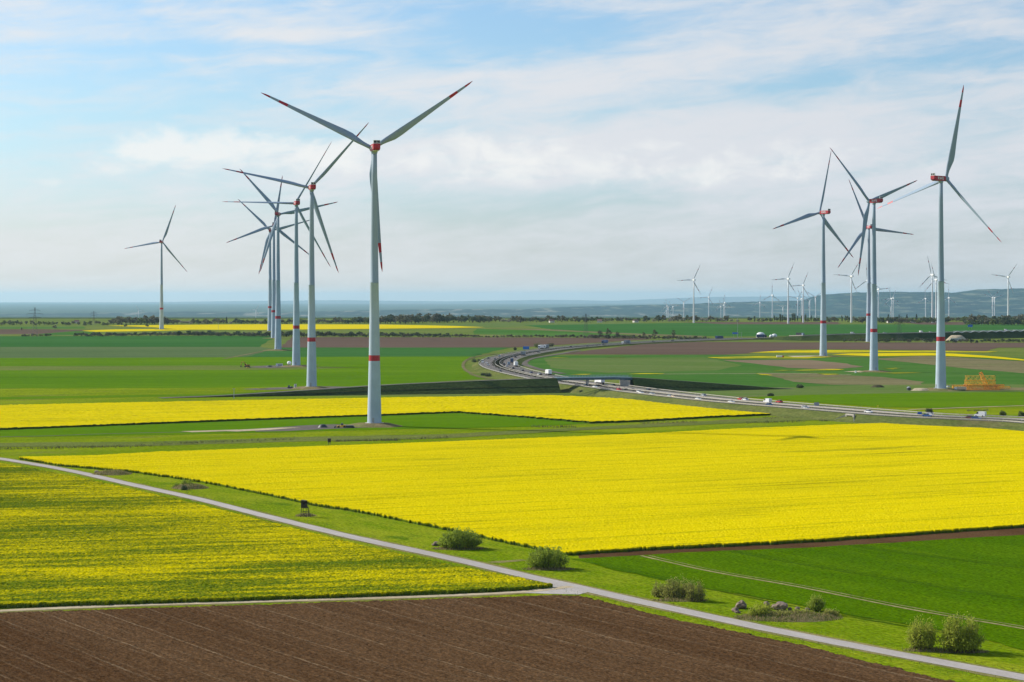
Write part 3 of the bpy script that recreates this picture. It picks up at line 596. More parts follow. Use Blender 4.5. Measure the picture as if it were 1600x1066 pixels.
def overpass():
    dk = [(p, n) for p, n in zip(OL, ON) if XL - 3 <= p.x <= XR + 3]; c = dk[len(dk) // 2][0].copy(); c.z = 0
    root = empty('overpass_bridge', c); tag(root, 'slim blue-grey road bridge crossing over the motorway', 'bridge')
    V = []; Q = []
    for p, n in dk:
        for a, z in ((-4.3, -1.5), (-4.8, .12), (4.8, .12), (4.3, -1.5)): V.append(tuple(p + n * a + Vector((0, 0, z)) - c))
    for i in range(len(dk) - 1):
        for k in range(4): Q.append((4 * i + k, 4 * i + (k + 1) % 4, 4 * i + 4 + (k + 1) % 4, 4 * i + 4 + k))
    Q += [(3, 2, 1, 0), tuple(4 * (len(dk) - 1) + k for k in range(4))]
    link('deck', quads_mesh('deck', V, Q, DECKM), root)
    for s in (-1, 1):
        b = MB()
        for i in range(len(dk) - 1):
            p, q = dk[i][0] + dk[i][1] * 4.65 * s - c, dk[i + 1][0] + dk[i + 1][1] * 4.65 * s - c
            for z in (.5, .85, 1.25): b.bar(p + Vector((0, 0, z)), q + Vector((0, 0, z)), .10)
            for t in (0, .25, .5, .75): m = p.lerp(q, t); b.bar(m + Vector((0, 0, .1)), m + Vector((0, 0, 1.25)), .09)
        b.build('railing', basic('railing_paint', (.26, .36, .40), .5), root)
    def pier(px, Y, lean):
        x = (px - PX) / F * Y
        for dy in (-2.6, 2.6):
            b = MB(); d = lean
            b.add([(x - .6 + d - c.x, Y + dy - .9 - c.y, hm(Y) - .4), (x + .6 + d - c.x, Y + dy - .9 - c.y, hm(Y) - .4), (x + .6 + d - c.x, Y + dy + .9 - c.y, hm(Y) - .4), (x - .6 + d - c.x, Y + dy + .9 - c.y, hm(Y) - .4),
                   (x - 1.0 - c.x, Y + dy - 1.1 - c.y, 7.7), (x + 1.0 - c.x, Y + dy - 1.1 - c.y, 7.7), (x + 1.0 - c.x, Y + dy + 1.1 - c.y, 7.7), (x - 1.0 - c.x, Y + dy + 1.1 - c.y, 7.7)],
                  [(3, 2, 1, 0), (4, 5, 6, 7), (0, 1, 5, 4), (1, 2, 6, 5), (2, 3, 7, 6), (3, 0, 4, 7)]); b.build('pier', CONC, root)
    pier(918, 1257, -.6)
    for px, Y, s in ((869.5, 1254, -1), (969, 1261, 1)):
        x = (px - PX) / F * Y - c.x; b = MB()
        b.box((x + 1.2 * s, Y - c.y, 4.6), (2.4, 9.4, 6.2)); b.box((x + 3.5 * s, Y - c.y - 5.6, 4.6), (5.5, .5, 5.6), rz=-.5 * s); b.box((x + 3.5 * s, Y - c.y + 5.6, 4.6), (5.5, .5, 5.6), rz=.5 * s)
        b.build('abutment', CONC, root)
overpass()
def underpass():
    p = gp(1386, 656.5); i = min(range(len(ML)), key=lambda k: (ML[k] - p).length); d = (ML[i + 1] - ML[i]); a = math.atan2(d.y, d.x)
    n = MN[i]; q = ML[i] + n * 19.0; q.z = 0
    root = empty('underpass_portal', q, a + math.pi); tag(root, 'concrete underpass portal with dark opening below the motorway guardrail', 'underpass')
    b = MB(); b.box((0, .4, 3.35), (6.2, 1.0, .7)); b.box((-2.7, .4, 1.5), (.8, 1.0, 3.0)); b.box((2.7, .4, 1.5), (.8, 1.0, 3.0)); b.build('portal_frame', CONC, root)
    for s in (-1, 1):
        w = MB(); w.add([(s * 3.1, -.1, 0), (s * 3.1, -.1, 3.4), (s * 8.2, -4.2, .3), (s * 8.2, -4.2, 0), (s * 3.1, .4, 0), (s * 3.1, .4, 3.4), (s * 8.2, -3.7, .3), (s * 8.2, -3.7, 0)],
              [(0, 1, 2, 3), (7, 6, 5, 4), (1, 5, 6, 2), (0, 4, 5, 1), (3, 2, 6, 7), (0, 3, 7, 4)]); w.build('wing_wall', CONC, root)
    t = MB(); t.box((0, .7, 1.5), (4.6, .3, 3.0)); t.build('opening', DARK, root)  # dark slab across the portal stands in for the shade inside the passage
underpass()
track('dirt_track', [(838, 589), (812, 592), (775, 594), (742, 587), (727, 578), (723.5, 571), (728, 564), (742, 558.4), (775, 553)], 2.6, FALLOW, .32)
track('slip_road', [(880, 584.5), (845, 578), (822, 571), (819, 566), (832, 560.5), (868, 554.5), (905, 548)], 6.5, GRAVEL, .3)

# ------------------------------------------------------------------ wind turbines
def blade_mesh(Lb, chord, stripes, mats, name, thick=.22):
    secs = []; nz = 26; prof = 14
    for k in range(nz + 1):
        s = (k / nz) ** 1.05; z = s * Lb
        if s < .05: c, th, r = chord * .5, chord * .5, 1.0
        else:
            r = max(0, 1 - (s - .05) / .12); cm = np.interp(s, [.05, .10, .17, .24, .4, .6, .8, .93, .985, 1.0], [.5, .72, .98, 1.0, .78, .56, .38, .26, .17, .04]) * chord
            c, th = cm, max(cm * np.interp(s, [.05, .2, .5, 1], [.85, .36, .22, .15]), .06)
        tw = R(np.interp(s, [0, .15, .4, 1], [14, 12, 5, -1])); ring = []
        for i in range(prof):
            a = 2 * math.pi * i / prof; x = math.cos(a) * .5; y = math.sin(a) * .5
            sh = np.interp(s, [.05, .18, 1], [0, .22, .20]); y *= (1 - .55 * (x + .5) * (1 - r)) if s > .05 else 1
            X, Y = (x + sh) * c, y * th
            ring.append((X * math.cos(tw) - Y * math.sin(tw), X * math.sin(tw) + Y * math.cos(tw), z))
        secs.append((s, ring))
    V = [v for _, r in secs for v in r]; Q = []; mi = []
    for k in range(nz):
        s = (secs[k][0] + secs[k + 1][0]) / 2; red = any(a <= s <= b for a, b in stripes)
        for i in range(prof): Q.append((k * prof + i, k * prof + (i + 1) % prof, (k + 1) * prof + (i + 1) % prof, (k + 1) * prof + i)); mi.append(1 if red else 0)
    return quads_mesh(name, V, Q, mats, mi, True)
BIGBLADE = blade_mesh(59.0, 3.9, [(.76, .84), (.915, 1.1)], [BLADEC, RED], 'blade')
FARBLADE = blade_mesh(40.0, 2.7, [(.60, .72)], [WHITE, RED], 'blade')
def make_big():
    root = empty('wind_turbine', (0, 0, 0)); hub = 134.0
    zs = [-1.5, 0, 15, 30.2, 30.21, 33.0, 33.01, 50, 68, 68.05, 68.6, 68.65, 85, 105, 120, 131.6]
    def rad(z): return np.interp(z, [-1.5, 0, 30, 68, 100, 131.6], [3.5, 3.45, 2.75, 2.05, 1.6, 1.25])
    b = MB(); b.lathe([(rad(z) + (.04 if 68.02 < z < 68.62 else 0), z) for z in zs], 40, mi=[1 if 30.2 < (zs[k] + zs[k + 1]) / 2 < 33.0 and zs[k] > 30.205 else 2 if zs[k] < 68 else 0 for k in range(len(zs) - 1)])
    tw = b.build('tower', [TOWERC, RED, TOWERL], root, True)
    b = MB(); b.lathe([(4.6, -1.9), (4.6, .12), (3.3, .16)], 36); b.build('foundation_ring', CONC, tw, False)
    b = MB(); a = R(250); x, y = 3.36 * math.cos(a), 3.36 * math.sin(a); b.box((x, y, 1.5), (.22, 1.1, 2.4), rz=a); b.box((x * 1.15, y * 1.15, .12), (1.6, 1.4, .5), rz=a); b.build('door', GREYM, tw)
    # nacelle: long box, chamfered below, rear towards -Y
    n = MB(); prof = [(-8.2, -.8), (-8.2, 1.25), (-7.9, 1.55), (2.6, 1.55), (3.3, 1.2), (3.3, -1.2), (2.4, -1.65), (-6.6, -1.65)]
    vs = []
    for sx, w in ((-1, 1), (1, 1)):
        for y, z in prof: vs.append((sx * 1.68, y, z))
    k = len(prof); n.add(vs, [tuple(range(k)), tuple(reversed(range(k, 2 * k)))] + [((i + 1) % k, i, k + i, k + (i + 1) % k) for i in range(k)])
    nac = n.build('nacelle', RED, root, False, (0, 0, hub))
    bv = nac.data; bm = bmesh.new(); bm.from_mesh(bv); bmesh.ops.recalc_face_normals(bm, faces=bm.faces[:]); bmesh.ops.bevel(bm, geom=bm.edges[:], offset=.18, segments=2, affect='EDGES'); bm.to_mesh(bv); bm.free()
    b = MB(); b.lathe([(1.3, -2.9), (1.5, -2.5), (1.6, -1.6)], 28); b.build('yaw_collar', TOWERC, nac)
    b = MB(); b.box((0, -3, -1.72), (2.8, 8.4, .16)); b.build('under_tray', basic('pale_underside', (.5, .5, .47), .5), nac)
    c = MB(); c.box((0, -7.6, 1.66), (3.4, .5, .22)); c.box((0, -7.6, 3.05), (3.4, .45, .16)); [c.box((x, -7.6, 2.35), (.18, .45, 1.3)) for x in (-1.6, 0, 1.6)]
    cf = c.build('cooler_frame', WHITE, nac)
    for x in (-.86, .86):
        p = MB(); p.box((x * .95, -7.6, 2.37), (1.38, .3, 1.18)); p.build('cooler_panel', DARK, nac)
    for s in (-1, 1):
        cu = bpy.data.curves.new('lettering', 'FONT'); cu.body = 'RWE'; cu.size = 2.45; cu.align_x = 'CENTER'; cu.align_y = 'CENTER'; cu.extrude = .02; cu.offset = .045; cu.space_character = 1.12
        to = bpy.data.objects.new('lettering', cu); COL.objects.link(to); bpy.context.view_layer.update()
        me = bpy.data.meshes.new_from_object(to.evaluated_get(bpy.context.evaluated_depsgraph_get())); COL.objects.unlink(to); bpy.data.objects.remove(to)
        me.materials.clear(); me.materials.append(WHITE)
        link('lettering', me, nac, (s * 1.715, -2.0, -.05), (R(90), 0, R(90) if s > 0 else R(-90)))
    h = MB(); h.lathe([(1.4, -1.7), (1.7, -1.2), (1.8, .2), (1.55, 1.4), (1.05, 2.1), (.45, 2.5), (.02, 2.6)], 28, axis='Y')
    hb = h.build('hub', TOWERC, root, True, (0, 5.1, hub))
    for k in range(3):
        o = link('blade', BIGBLADE, hb, (0, 0, 0), (0, R(120 * k), 0)); o.location = (math.sin(R(120 * k)) * 1.5, 0, math.cos(R(120 * k)) * 1.5)
    return root
def make_far():
    root = empty('wind_turbine', (0, 0, 0)); hub = 100.0
    b = MB(); b.lathe([(2.3, -6), (2.25, 0), (1.7, 40), (1.3, 75), (1.15, 98.3)], 20); b.build('tower', WHITE, root, True)
    n = MB(); n.box((0, -1.5, 0), (3.6, 9.5, 3.6), top=(.9, .97)); n.build('nacelle', WHITE, root, False, (0, 0, hub))
    h = MB(); h.lathe([(1.5, -1.2), (1.7, .2), (1.1, 1.6), (.02, 2.1)], 16, axis='Y'); hb = h.build('hub', WHITE, root, True, (0, 4.6, hub))
    for k in range(3): link('blade', FARBLADE, hb, (math.sin(R(120 * k)), 0, math.cos(R(120 * k))), (0, R(120 * k), 0))
    return root
PB, PF = make_big(), make_far(); used = {}
def turbine(proto, hubh, base, hy, th, ax, label, group, pitch=0, Y=None, mound=1.5):
    bx, by = base
    if Y is None: p = gp(bx, by, mound); 
    else: p = Vector(((bx - PX) / F * Y, Y, zg(Y)))
    zh = H - (hy - PY) / F * p.y; sc = (zh - p.z) / hubh
    o = proto if id(proto) not in used else copy_tree(proto); used[id(proto)] = 1
    o.location = p; o.scale = (sc,) * 3; o.rotation_euler = (0, 0, math.atan2(-ax[0], ax[1]))
    for c in o.children:
        if c.name.startswith('hub'):
            c.rotation_euler = (0, R(th), 0)
            for k, bl in enumerate(sorted(c.children, key=lambda q: q.name)): bl.rotation_euler = (Matrix.Rotation(R(120 * k), 3, 'Y') @ Matrix.Rotation(R(pitch), 3, 'Z')).to_euler(); bl.location = (math.sin(R(120 * k)) * 1.5, 0, math.cos(R(120 * k)) * 1.5)
    tag(o, label, 'wind turbine', group); return o
GB = 'large red-banded wind turbines'
BIG = [((585, 661), 231, 55.5, (-.22, .97), 'nearest and tallest wind turbine, red band on its tower, standing beside the middle yellow field', 1.5),
       ((487, 604), 293, 41.5, (-.25, .97), 'second wind turbine of the left row, pale tower just left of the nearest one', 1.5),
       ((463, 571), 317.5, 30.5, (-.28, .96), 'third tower of the left row, between the round-tank work site and the second turbine', 1.2),
       ((434.5, 546), 334.5, 78.5, (.10, .99), 'fourth tower of the left row, with blade pointing down left over the tightly packed group', 1.2),
       ((428, 528), 352, 9.5, (-.10, .99), 'half hidden turbine whose thin tower stands between two others in the left group', .5),
       ((422, 517), 360.5, 74.5, (-.10, .99), 'leftmost and farthest tower of the tightly packed left group', .5),
       ((252.5, 514.5), 378, 20, (.05, 1), 'lone wind turbine standing far off in a yellow strip at the left', .5),
       ((1470, 607), 279, 13.5, (.79, .62), 'rightmost large wind turbine, red nacelle seen side-on, beside the yellow crane sections', 1.3),
       ((1365.5, 579), 314, 72, (-.61, .79), 'large red-nacelle wind turbine, second tower from the right, in front of a hidden one', 1.0),
       ((1286.5, 556), 332, 14, (-.56, .83), 'leftmost large wind turbine of the right-hand group, blade pointing straight up', .8),
       ((1357.5, 534), 355, 97.5, (-.25, .97), 'distant red-banded turbine half hidden behind the tower second from the right', .3)]
def mound(p, r, h, name='earth_mound', seed=0.0):
    V = []; n = 40; prof = [(0, 1), (.36, 1), (.5, .92), (.7, .55), (.88, .18), (1.0, -.05)]
    for t, z in prof:
        for i in range(n):
            a = 2 * math.pi * i / n; k = 1 + .18 * mnoise.noise(Vector((math.cos(a) * 1.5 + seed, math.sin(a) * 1.5, seed))) * (t > .4)
            V.append((r * t * k * math.cos(a) * 1.25, r * t * k * math.sin(a), h * z + (.15 * mnoise.noise(Vector((a * 3, t * 9, seed))) if .4 < t < 1 else 0)))
    Q = [(k * n + i, k * n + (i + 1) % n, (k + 1) * n + (i + 1) % n, (k + 1) * n + i) for k in range(len(prof) - 1) for i in range(n)]
    me = quads_mesh(name, V, Q, MOUND, smooth=True)
    if me.polygons[60].normal.z < 0: me.flip_normals()
    return tag(link(name, me, None, p), kind='structure')
for k, (b, hy, th, ax, lab, mh) in enumerate(BIG):
    o = turbine(PB, 134.0, b, hy, th, ax, lab, GB, mound=mh, pitch={1470: 30, 487: 42, 463: 58, 252.5: 25}.get(b[0], 12))
    p = o.location.copy(); p.z = zg(p.y) - .05; mound(p, 12.5, mh + .1, seed=k * 3.1)
PIT = [((1084, 504.7), 437.7, 28, 'far white turbine left of the open blue gap, alone above the green field'), ((1231.5, 505.9), 435.8, 26, 'far white turbine, left one of the pair just left of the first big right-hand tower'),
       ((1255, 504.2), 446, 26, 'far white turbine, right, shorter one of the pair left of the first big right-hand tower'), ((1330.3, 504.2), 431.8, 35, 'far white turbine between the first big right-hand tower and the hidden red-banded one'),
       ((1356.2, 505), 438.4, 357, 'far white turbine almost hidden by the two overlapping big towers at right'), ((1456.8, 504.4), 429.4, 347, 'far white turbine just left of the rightmost big tower, blade pointing up'),
       ((1462.6, 503.8), 437, 105, 'far white turbine squeezed between its neighbour and the rightmost big tower')]
for b, hy, th, lab in PIT: turbine(PF, 100.0, b, hy, th, (-.35, .94), lab, 'far white wind turbines', mound=0)
turbine(PF, 100.0, (1575.3, 497), 433, 38, (-.2, .98), 'far white turbine at the right edge standing behind the wood', 'far white wind turbines', Y=4300)
SMALLT = [(1107.5, 464.5, 25), (1068.6, 472, 62), (1042.5, 478.3, 350), (1041.2, 485.6, 345), (1044.4, 479, 70), (1051.7, 479, 80), (1126.4, 478.8, 350), (1130.7, 476.6, 0), (1132.6, 473, 2), (1187.4, 473, 8), (1206.9, 461.4, 2), (1223.4, 480.5, 55),
          (1246.4, 466, 40), (1252.4, 467, 340), (1265.4, 469.3, 65), (1274.5, 464, 58), (1372.6, 452, 85), (1393, 466.6, 350), (1395.7, 466, 20), (1392.2, 480, 60), (1446.3, 466.6, 0), (1482.8, 465.4, 2), (1550.9, 465.3, 50), (1554, 465.3, 75)]
for bx, hy, th in SMALLT: turbine(PF, 100.0, (bx, 0), hy, th, (-.3, .95), 'tiny white wind turbine far off against the blue ridge at right', 'tiny white wind turbines before the ridge', Y=8000 + (bx * 7) % 600)
for bx, hy, th, lab in ((216.5, 485.8, 330, 'tiny wind turbine peeking over far trees left of the lone red-banded one'), (399.7, 484.5, 30, 'tiny wind turbine over far trees just left of the packed turbine group')):
    turbine(PF, 100.0, (bx, 0), hy, th, (.2, .98), lab, 'tiny wind turbines at left', Y=8300)

# ------------------------------------------------------------------ trees, hedges, shrubs
LEAF_GREY = leafmat('leaves_spring_grey', (.12, .12, .075), (.19, .18, .10)); LEAF_DARK = leafmat('leaves_dark', (.07, .095, .05), (.125, .155, .07))
LEAF_FRESH = leafmat('leaves_fresh', (.11, .145, .035), (.18, .21, .06)); LEAF_PALE = leafmat('leaves_blossom', (.26, .24, .17), (.40, .38, .30)); LEAF_PINE = leafmat('leaves_pine', (.03, .045, .025), (.05, .07, .035))
LEAF_WILLOW = leafmat('leaves_willow', (.24, .29, .032), (.42, .46, .065), .5, .5); LEAF_BRUSH = leafmat('leaves_brush', (.24, .25, .055), (.38, .38, .10), .5)
LEAF_BUSH = leafmat('leaves_bush', (.19, .26, .028), (.34, .41, .055), .5, .5); TWIG = basic('twigs', (.10, .078, .05), .9, var=.3, scale=3)
DRY = leafmat('dry_grass', (.28, .22, .11), (.44, .35, .18), .4, 2.0); TUFT = leafmat('grass_tuft', (.085, .14, .01), (.17, .21, .025), .3, 1.0)
def leafquads(C, s, rng, up=0.0):
    """one small four-cornered leaf clump per centre, turned at random"""
    n = len(C); a = rng.normal(size=(n, 3)); a /= np.linalg.norm(a, axis=1)[:, None]; b = rng.normal(size=(n, 3)); b[:, 2] += up; b -= a * (a * b).sum(1)[:, None]; b /= np.linalg.norm(b, axis=1)[:, None]
    sz = (s * rng.uniform(.55, 1.35, n))[:, None]; a, b = a * sz * .6, b * sz
    V = np.stack([C - a * .5 - b, C + a - b * .2, C + a * .3 + b, C - a + b * .3], 1).reshape(-1, 3)
    return V, np.arange(4 * n).reshape(-1, 4)
def tube_arrays(segs, n=5):
    b = MB()
    for p, q, r, r2 in segs: b.tube(p, q, r, r2, n, caps=False)
    return np.array(b.v), np.array(b.f)
def tree_parts(kind, h, w, seed):
    rng = np.random.default_rng(seed); segs = []; cl = []
    if kind == 'pine':
        segs.append(((0, 0, -.3), (0, 0, h * .95), h * .018, .03))
        for k in range(26):
            t = k / 26; z = h * (.10 + .88 * t); r = w / 2 * (1 - t) ** .9 + .1; a = k * 2.4; m = 10
            cl.append(np.stack([np.cos(a + rng.normal(0, .9, m)) * r * rng.uniform(.3, 1, m), np.sin(a + rng.normal(0, .9, m)) * r * rng.uniform(.3, 1, m), z + rng.normal(0, h * .02, m)], -1))
    else:
        pop = kind == 'poplar'; th = h * (.22 if not pop else .08) if kind != 'shrub' else h * .08
        segs.append(((0, 0, -.3), (rng.normal(0, .02) * h, 0, th), h * .026, h * .02)); nb = 9 if not pop else 12
        for k in range(nb):
            a = k * 2.39 + rng.normal(0, .3); t = (k + .5) / nb
            if pop: e = np.array([math.cos(a) * w * .22, math.sin(a) * w * .22, th + (h - th) * (.12 + .85 * t)]); rr = np.array([w * .3, w * .3, h * .10])
            else:
                el = rng.uniform(.05, 1.15); rad = w / 2 * rng.uniform(.45, .72)
                e = np.array([math.cos(a) * math.cos(el) * rad, math.sin(a) * math.cos(el) * rad, th + (h - th) * ((.14 if kind == 'shrub' else .30) + .66 * math.sin(el) * rng.uniform(.6, 1.1))]); rr = np.array([w * .20, w * .20, (h - th) * .17]) * rng.uniform(.7, 1.25)
            segs.append(((0, 0, th * .8), tuple(e), h * .014, h * .004)); m = 26
            d = rng.normal(size=(m, 3)); d /= np.linalg.norm(d, axis=1)[:, None]; cl.append(e + d * rr * rng.uniform(.35, 1.1, (m, 1)))
        if kind != 'shrub' and not pop:
            d = rng.normal(size=(24, 3)); d /= np.linalg.norm(d, axis=1)[:, None]; cl.append(np.array([0, 0, th + (h - th) * .6]) + d * np.array([w * .25, w * .25, h * .18]))
    return segs, np.concatenate(cl)
def far_tree_mesh(kind, h, w, leaf, seed, ls):
    segs, C = tree_parts(kind, h, w, seed); tv, tf = tube_arrays(segs, 4); lv, lf = leafquads(C, ls, np.random.default_rng(seed + 1))
    return quads_mesh(kind, np.concatenate([tv, lv]), np.concatenate([tf, lf + len(tv)]), [BARK, leaf], np.r_[np.zeros(len(tf), int), np.ones(len(lf), int)])
TK = {}
for kd, base, h, w, leaf, ls in (('grey', 'shrub', 13, 12, LEAF_GREY, 1.05), ('dark', 'shrub', 12, 11, LEAF_DARK, 1.0), ('fresh', 'shrub', 11.5, 11, LEAF_FRESH, 1.0), ('pale', 'shrub', 8, 11, LEAF_PALE, .95), ('poplar', 'poplar', 18, 5, LEAF_DARK, .9),
                                 ('pine', 'pine', 16, 7, LEAF_PINE, .9), ('hedge', 'shrub', 6, 8, LEAF_GREY, .70), ('hedgedark', 'shrub', 6.5, 8.5, LEAF_DARK, .72), ('bare', 'tree', 11, 8, TWIG, .45)):
    TK[kd] = [far_tree_mesh(base, h, w, leaf, 100 + 17 * i + hash(kd) % 1 + len(kd) * 7, ls) for i in range(3)]
NAMES = dict(grey='tree', dark='tree', fresh='tree', pale='blossoming_shrub', poplar='poplar_tree', pine='pine_tree', hedge='hedge_shrub', hedgedark='hedge_shrub', bare='bare_tree')
def put_tree(kd, p, s, label, cat, group=None):
    o = link(NAMES[kd], random.choice(TK[kd]), None, p, (0, 0, random.uniform(0, 6.28))); k = random.uniform(.88, 1.12)
    w = 1.35 if p.y > 2900 and kd not in ('pine', 'poplar') else 1.0; o.scale = (s * k * w, s * k * w, s); return tag(o, label, cat, group)
def row(x0, x1, step, base, kinds, size, label, cat, group, jy=1.0, dy=0.0):
    x = x0
    while x < x1:
        by = float(np.interp(x, [b[0] for b in base], [b[1] for b in base])) + random.uniform(-jy, jy) + dy
        kd = random.choices(list(kinds), list(kinds.values()))[0]; s = float(np.interp(x, [b[0] for b in size], [b[1] for b in size])) * random.uniform(.72, 1.25) * (1.2 if by < 513 else 1.0)
        put_tree(kd, gp(x, by), s, label, cat, group); x += step * random.uniform(.6, 1.4)
HB = [(110, 526), (300, 524.5), (420, 526.3), (740, 527), (870, 527.5), (1010, 530), (1110, 531.5)]
row(118, 305, 4.6, HB, dict(hedge=3, hedgedark=2), [(118, .75), (200, .9), (305, 1.0)], 'grey-brown shrub in the long hedge under the yellow strips, left of the lone turbine tower', 'shrub', 'hedge under the yellow strips', .7)
row(305, 745, 4.4, HB, dict(hedge=2, hedgedark=3), [(305, 1.0), (430, 1.05), (560, 1.0), (745, .7)], 'shrub in the long dark hedge behind the ploughed field at left centre', 'shrub', 'hedge behind the ploughed field', .7)
row(745, 1110, 5.2, HB, dict(hedge=4, hedgedark=1), [(745, .55), (880, .6), (930, .9), (1110, .75)], 'low brown shrub in the hedge running along behind the far motorway', 'shrub', 'hedge behind the far motorway', .5)
for x, s in ((937, .95), (951, 1.1), (1023, 1.1), (1052, 1.0), (1006, .8), (965, .8)): put_tree('bare', gp(x, 529.3 + (x - 937) * .012), s, 'bare brown tree standing up from the hedge behind the far motorway', 'tree', 'bare trees in the hedge')
row(35, 80, 5, [(35, 526), (80, 525.5)], dict(hedgedark=2, hedge=1), [(35, .6), (80, .6)], 'dark shrub at the field corner below the left pylon', 'shrub', 'shrubs below the left pylon', .4)
TB = [(-20, 508), (160, 508), (250, 506.5), (420, 506.5), (600, 505.8), (760, 503.6), (1000, 502.8), (1160, 502.8), (1320, 503.2), (1340, 504.6), (1480, 505), (1620, 505)]
row(-15, 160, 7, TB, dict(grey=4, dark=2, fresh=1), [(-15, .55), (160, .55)], 'small grey-green tree in the hazy tree belt at the left edge', 'tree', 'tree belt at the left edge', 1.2)
for x, b, s, kd in ((86, 513.8, .55, 'grey'), (133, 509.5, .5, 'dark'), (34, 517.5, .5, 'bare'), (185, 507.5, .9, 'dark'), (196, 511, .5, 'fresh'), (230, 511, .55, 'fresh'), (162, 509, .6, 'dark'), (168, 509, .55, 'dark')):
    put_tree(kd, gp(x, b), s, 'lone round tree between the far field strips left of the lone turbine', 'tree', 'lone trees between far strips')
row(172, 262, 5, TB, dict(grey=5, fresh=2, dark=1), [(172, .8), (210, 1.05), (262, .9)], 'taller grey-green tree in the clump behind the lone red-banded turbine', 'tree', 'clump behind the lone turbine', .8)
row(262, 425, 5.5, TB, dict(dark=3, pale=3, grey=2, pine=1), [(262, .6), (425, .62)], 'small tree or blossoming bush in the belt behind the long yellow strip', 'tree', 'belt behind the yellow strip', .8)
row(425, 590, 5.5, TB, dict(dark=3, grey=3, fresh=1), [(425, .55), (520, .7), (590, .95)], 'dark tree in the belt between the packed turbines and the nearest tower', 'tree', 'belt between the towers', .8)
row(590, 765, 5.5, TB, dict(dark=3, grey=3), [(590, 1.0), (690, 1.1), (765, .8)], 'dark tree in the wood right of the nearest tower, beyond the yellow strip', 'tree', 'wood right of the nearest tower', .8)
for x, s, kd in ((655, 1.55, 'grey'), (683, 1.5, 'grey'), (687, 1.6, 'dark'), (699, 1.1, 'dark'), (738, 1.25, 'dark'), (750, 1.2, 'dark'), (756, 1.1, 'dark'), (813, 1.2, 'grey')): put_tree(kd, gp(x, 504.8), s, 'tall tree rising above the wood right of the nearest tower', 'tree', 'tall trees above the wood')
row(765, 1010, 6.5, TB, dict(dark=3, grey=3, pale=1), [(765, .7), (830, .8), (1010, .55)], 'dark tree in the belt at the foot of the low blue ridge, mid picture', 'tree', 'belt at the foot of the low ridge', .7)
row(1010, 1160, 8, TB, dict(pale=4, grey=3, dark=1), [(1010, .9), (1060, .9), (1160, .7)], 'pale blossoming bush beside the far green field, around the lone white turbine', 'shrub', 'pale bushes around the white turbine', .4)
row(1172, 1325, 5, TB, dict(poplar=4, dark=3, grey=2), [(1172, .6), (1325, .65)], 'slim dark tree in the belt below the pair of far white turbines', 'tree', 'belt below the far turbine pair', .6)
row(1325, 1485, 5, TB, dict(dark=4, grey=3, fresh=1), [(1325, .75), (1485, .75)], 'dark tree in the belt behind the two middle right-hand towers', 'tree', 'belt behind the right-hand towers', .8)
for x in (1417, 1432, 1388): put_tree('pine', gp(x, 503.5), .95, 'pointed dark conifer above the belt left of the rightmost big tower', 'tree', 'conifers above the belt')
row(1472, 1515, 5, [(1472, 503), (1515, 503)], dict(fresh=3, grey=1), [(1472, .75), (1515, .8)], 'light green tree just right of the rightmost big tower', 'tree', 'light trees right of the tower', .5)
row(1508, 1615, 4.6, [(1508, 508), (1615, 508.6)], dict(dark=5, fresh=1, grey=1), [(1508, .75), (1615, 1.0)], 'dark tree at the edge of the dense wood at the right margin', 'tree', 'dense wood at the right', .5)
row(1515, 1615, 4.6, [(1515, 506), (1615, 506)], dict(dark=4, grey=2), [(1515, .95), (1615, 1.05)], 'tree in the back rank of the dense wood at the right margin', 'tree', 'dense wood back rank', .5)
row(1320, 1600, 6.5, [(1320, 534), (1600, 535)], dict(hedge=2, hedgedark=2), [(1320, .7), (1600, .8)], 'scrub bush along the foot of the far motorway bank at right', 'shrub', 'scrub along the far motorway', 1.6)

def shrub(pix, wm, h, nst, nl, leaf, ls, label, group, seed, deep=.8, lean=.0, base=0.0, name='shrub', tw=.035):
    p = gp(*pix) + Vector((0, 0, base)); root = empty(name, p); tag(root, label, 'shrub', group); rng = np.random.default_rng(seed); segs = []; C = []
    for k in range(nst):
        a = rng.uniform(0, 6.283); r0 = wm * .30 * math.sqrt(rng.uniform()); x0, y0 = r0 * math.cos(a), r0 * math.sin(a) * deep
        f = rng.uniform(.45, 1.0); r1 = wm * .5 * rng.uniform(.2, 1.0) ** .7; x1, y1 = r1 * math.cos(a) , r1 * math.sin(a) * deep
        z1 = h * math.sqrt(max(.06, 1 - (r1 / (wm * .53)) ** 2)) * rng.uniform(.62, 1.22); m = (x0 * .5 + x1 * .5 + lean, y0 * .5 + y1 * .5, z1 * .55)
        segs += [((x0, y0, -.1), m, tw, tw * .7), (m, (x1 + lean, y1, z1), tw * .7, tw * .25)]
        q = nl // nst; t = rng.uniform(.12, 1.0, q) ** .8; P0, P1, P2 = np.array((x0, y0, 0)), np.array(m), np.array((x1 + lean, y1, z1)); T = t[:, None]
        C.append(P0 * (1 - T) ** 2 + 2 * P1 * T * (1 - T) + P2 * T ** 2 + rng.normal(0, .30, (q, 3)) * np.array([1, 1, .8]))
    C = np.concatenate(C); C[:, 2] = np.maximum(C[:, 2], .12); tv, tf = tube_arrays(segs, 4); link('stems', quads_mesh('stems', tv, tf, TWIG), root)
    lv, lf = leafquads(C, ls, rng, 1.2); link('foliage', quads_mesh('foliage', lv, lf, leaf), root); return root
shrub((720, 857.5), 11.0, 4.6, 150, 6000, LEAF_BUSH, .20, 'dense green bush with brown stones at its left foot, beside the farm road', None, 1, .7)
shrub((857, 889), 9.8, 4.9, 130, 5500, LEAF_BUSH, .20, 'round green bush at the near corner of the big yellow field', None, 2, .7)
shrub((1058, 936), 7.2, 4.3, 120, 2600, LEAF_BRUSH, .15, 'sparse twiggy bush beside the road, with bare brown stems showing', None, 3, .6, tw=.04)
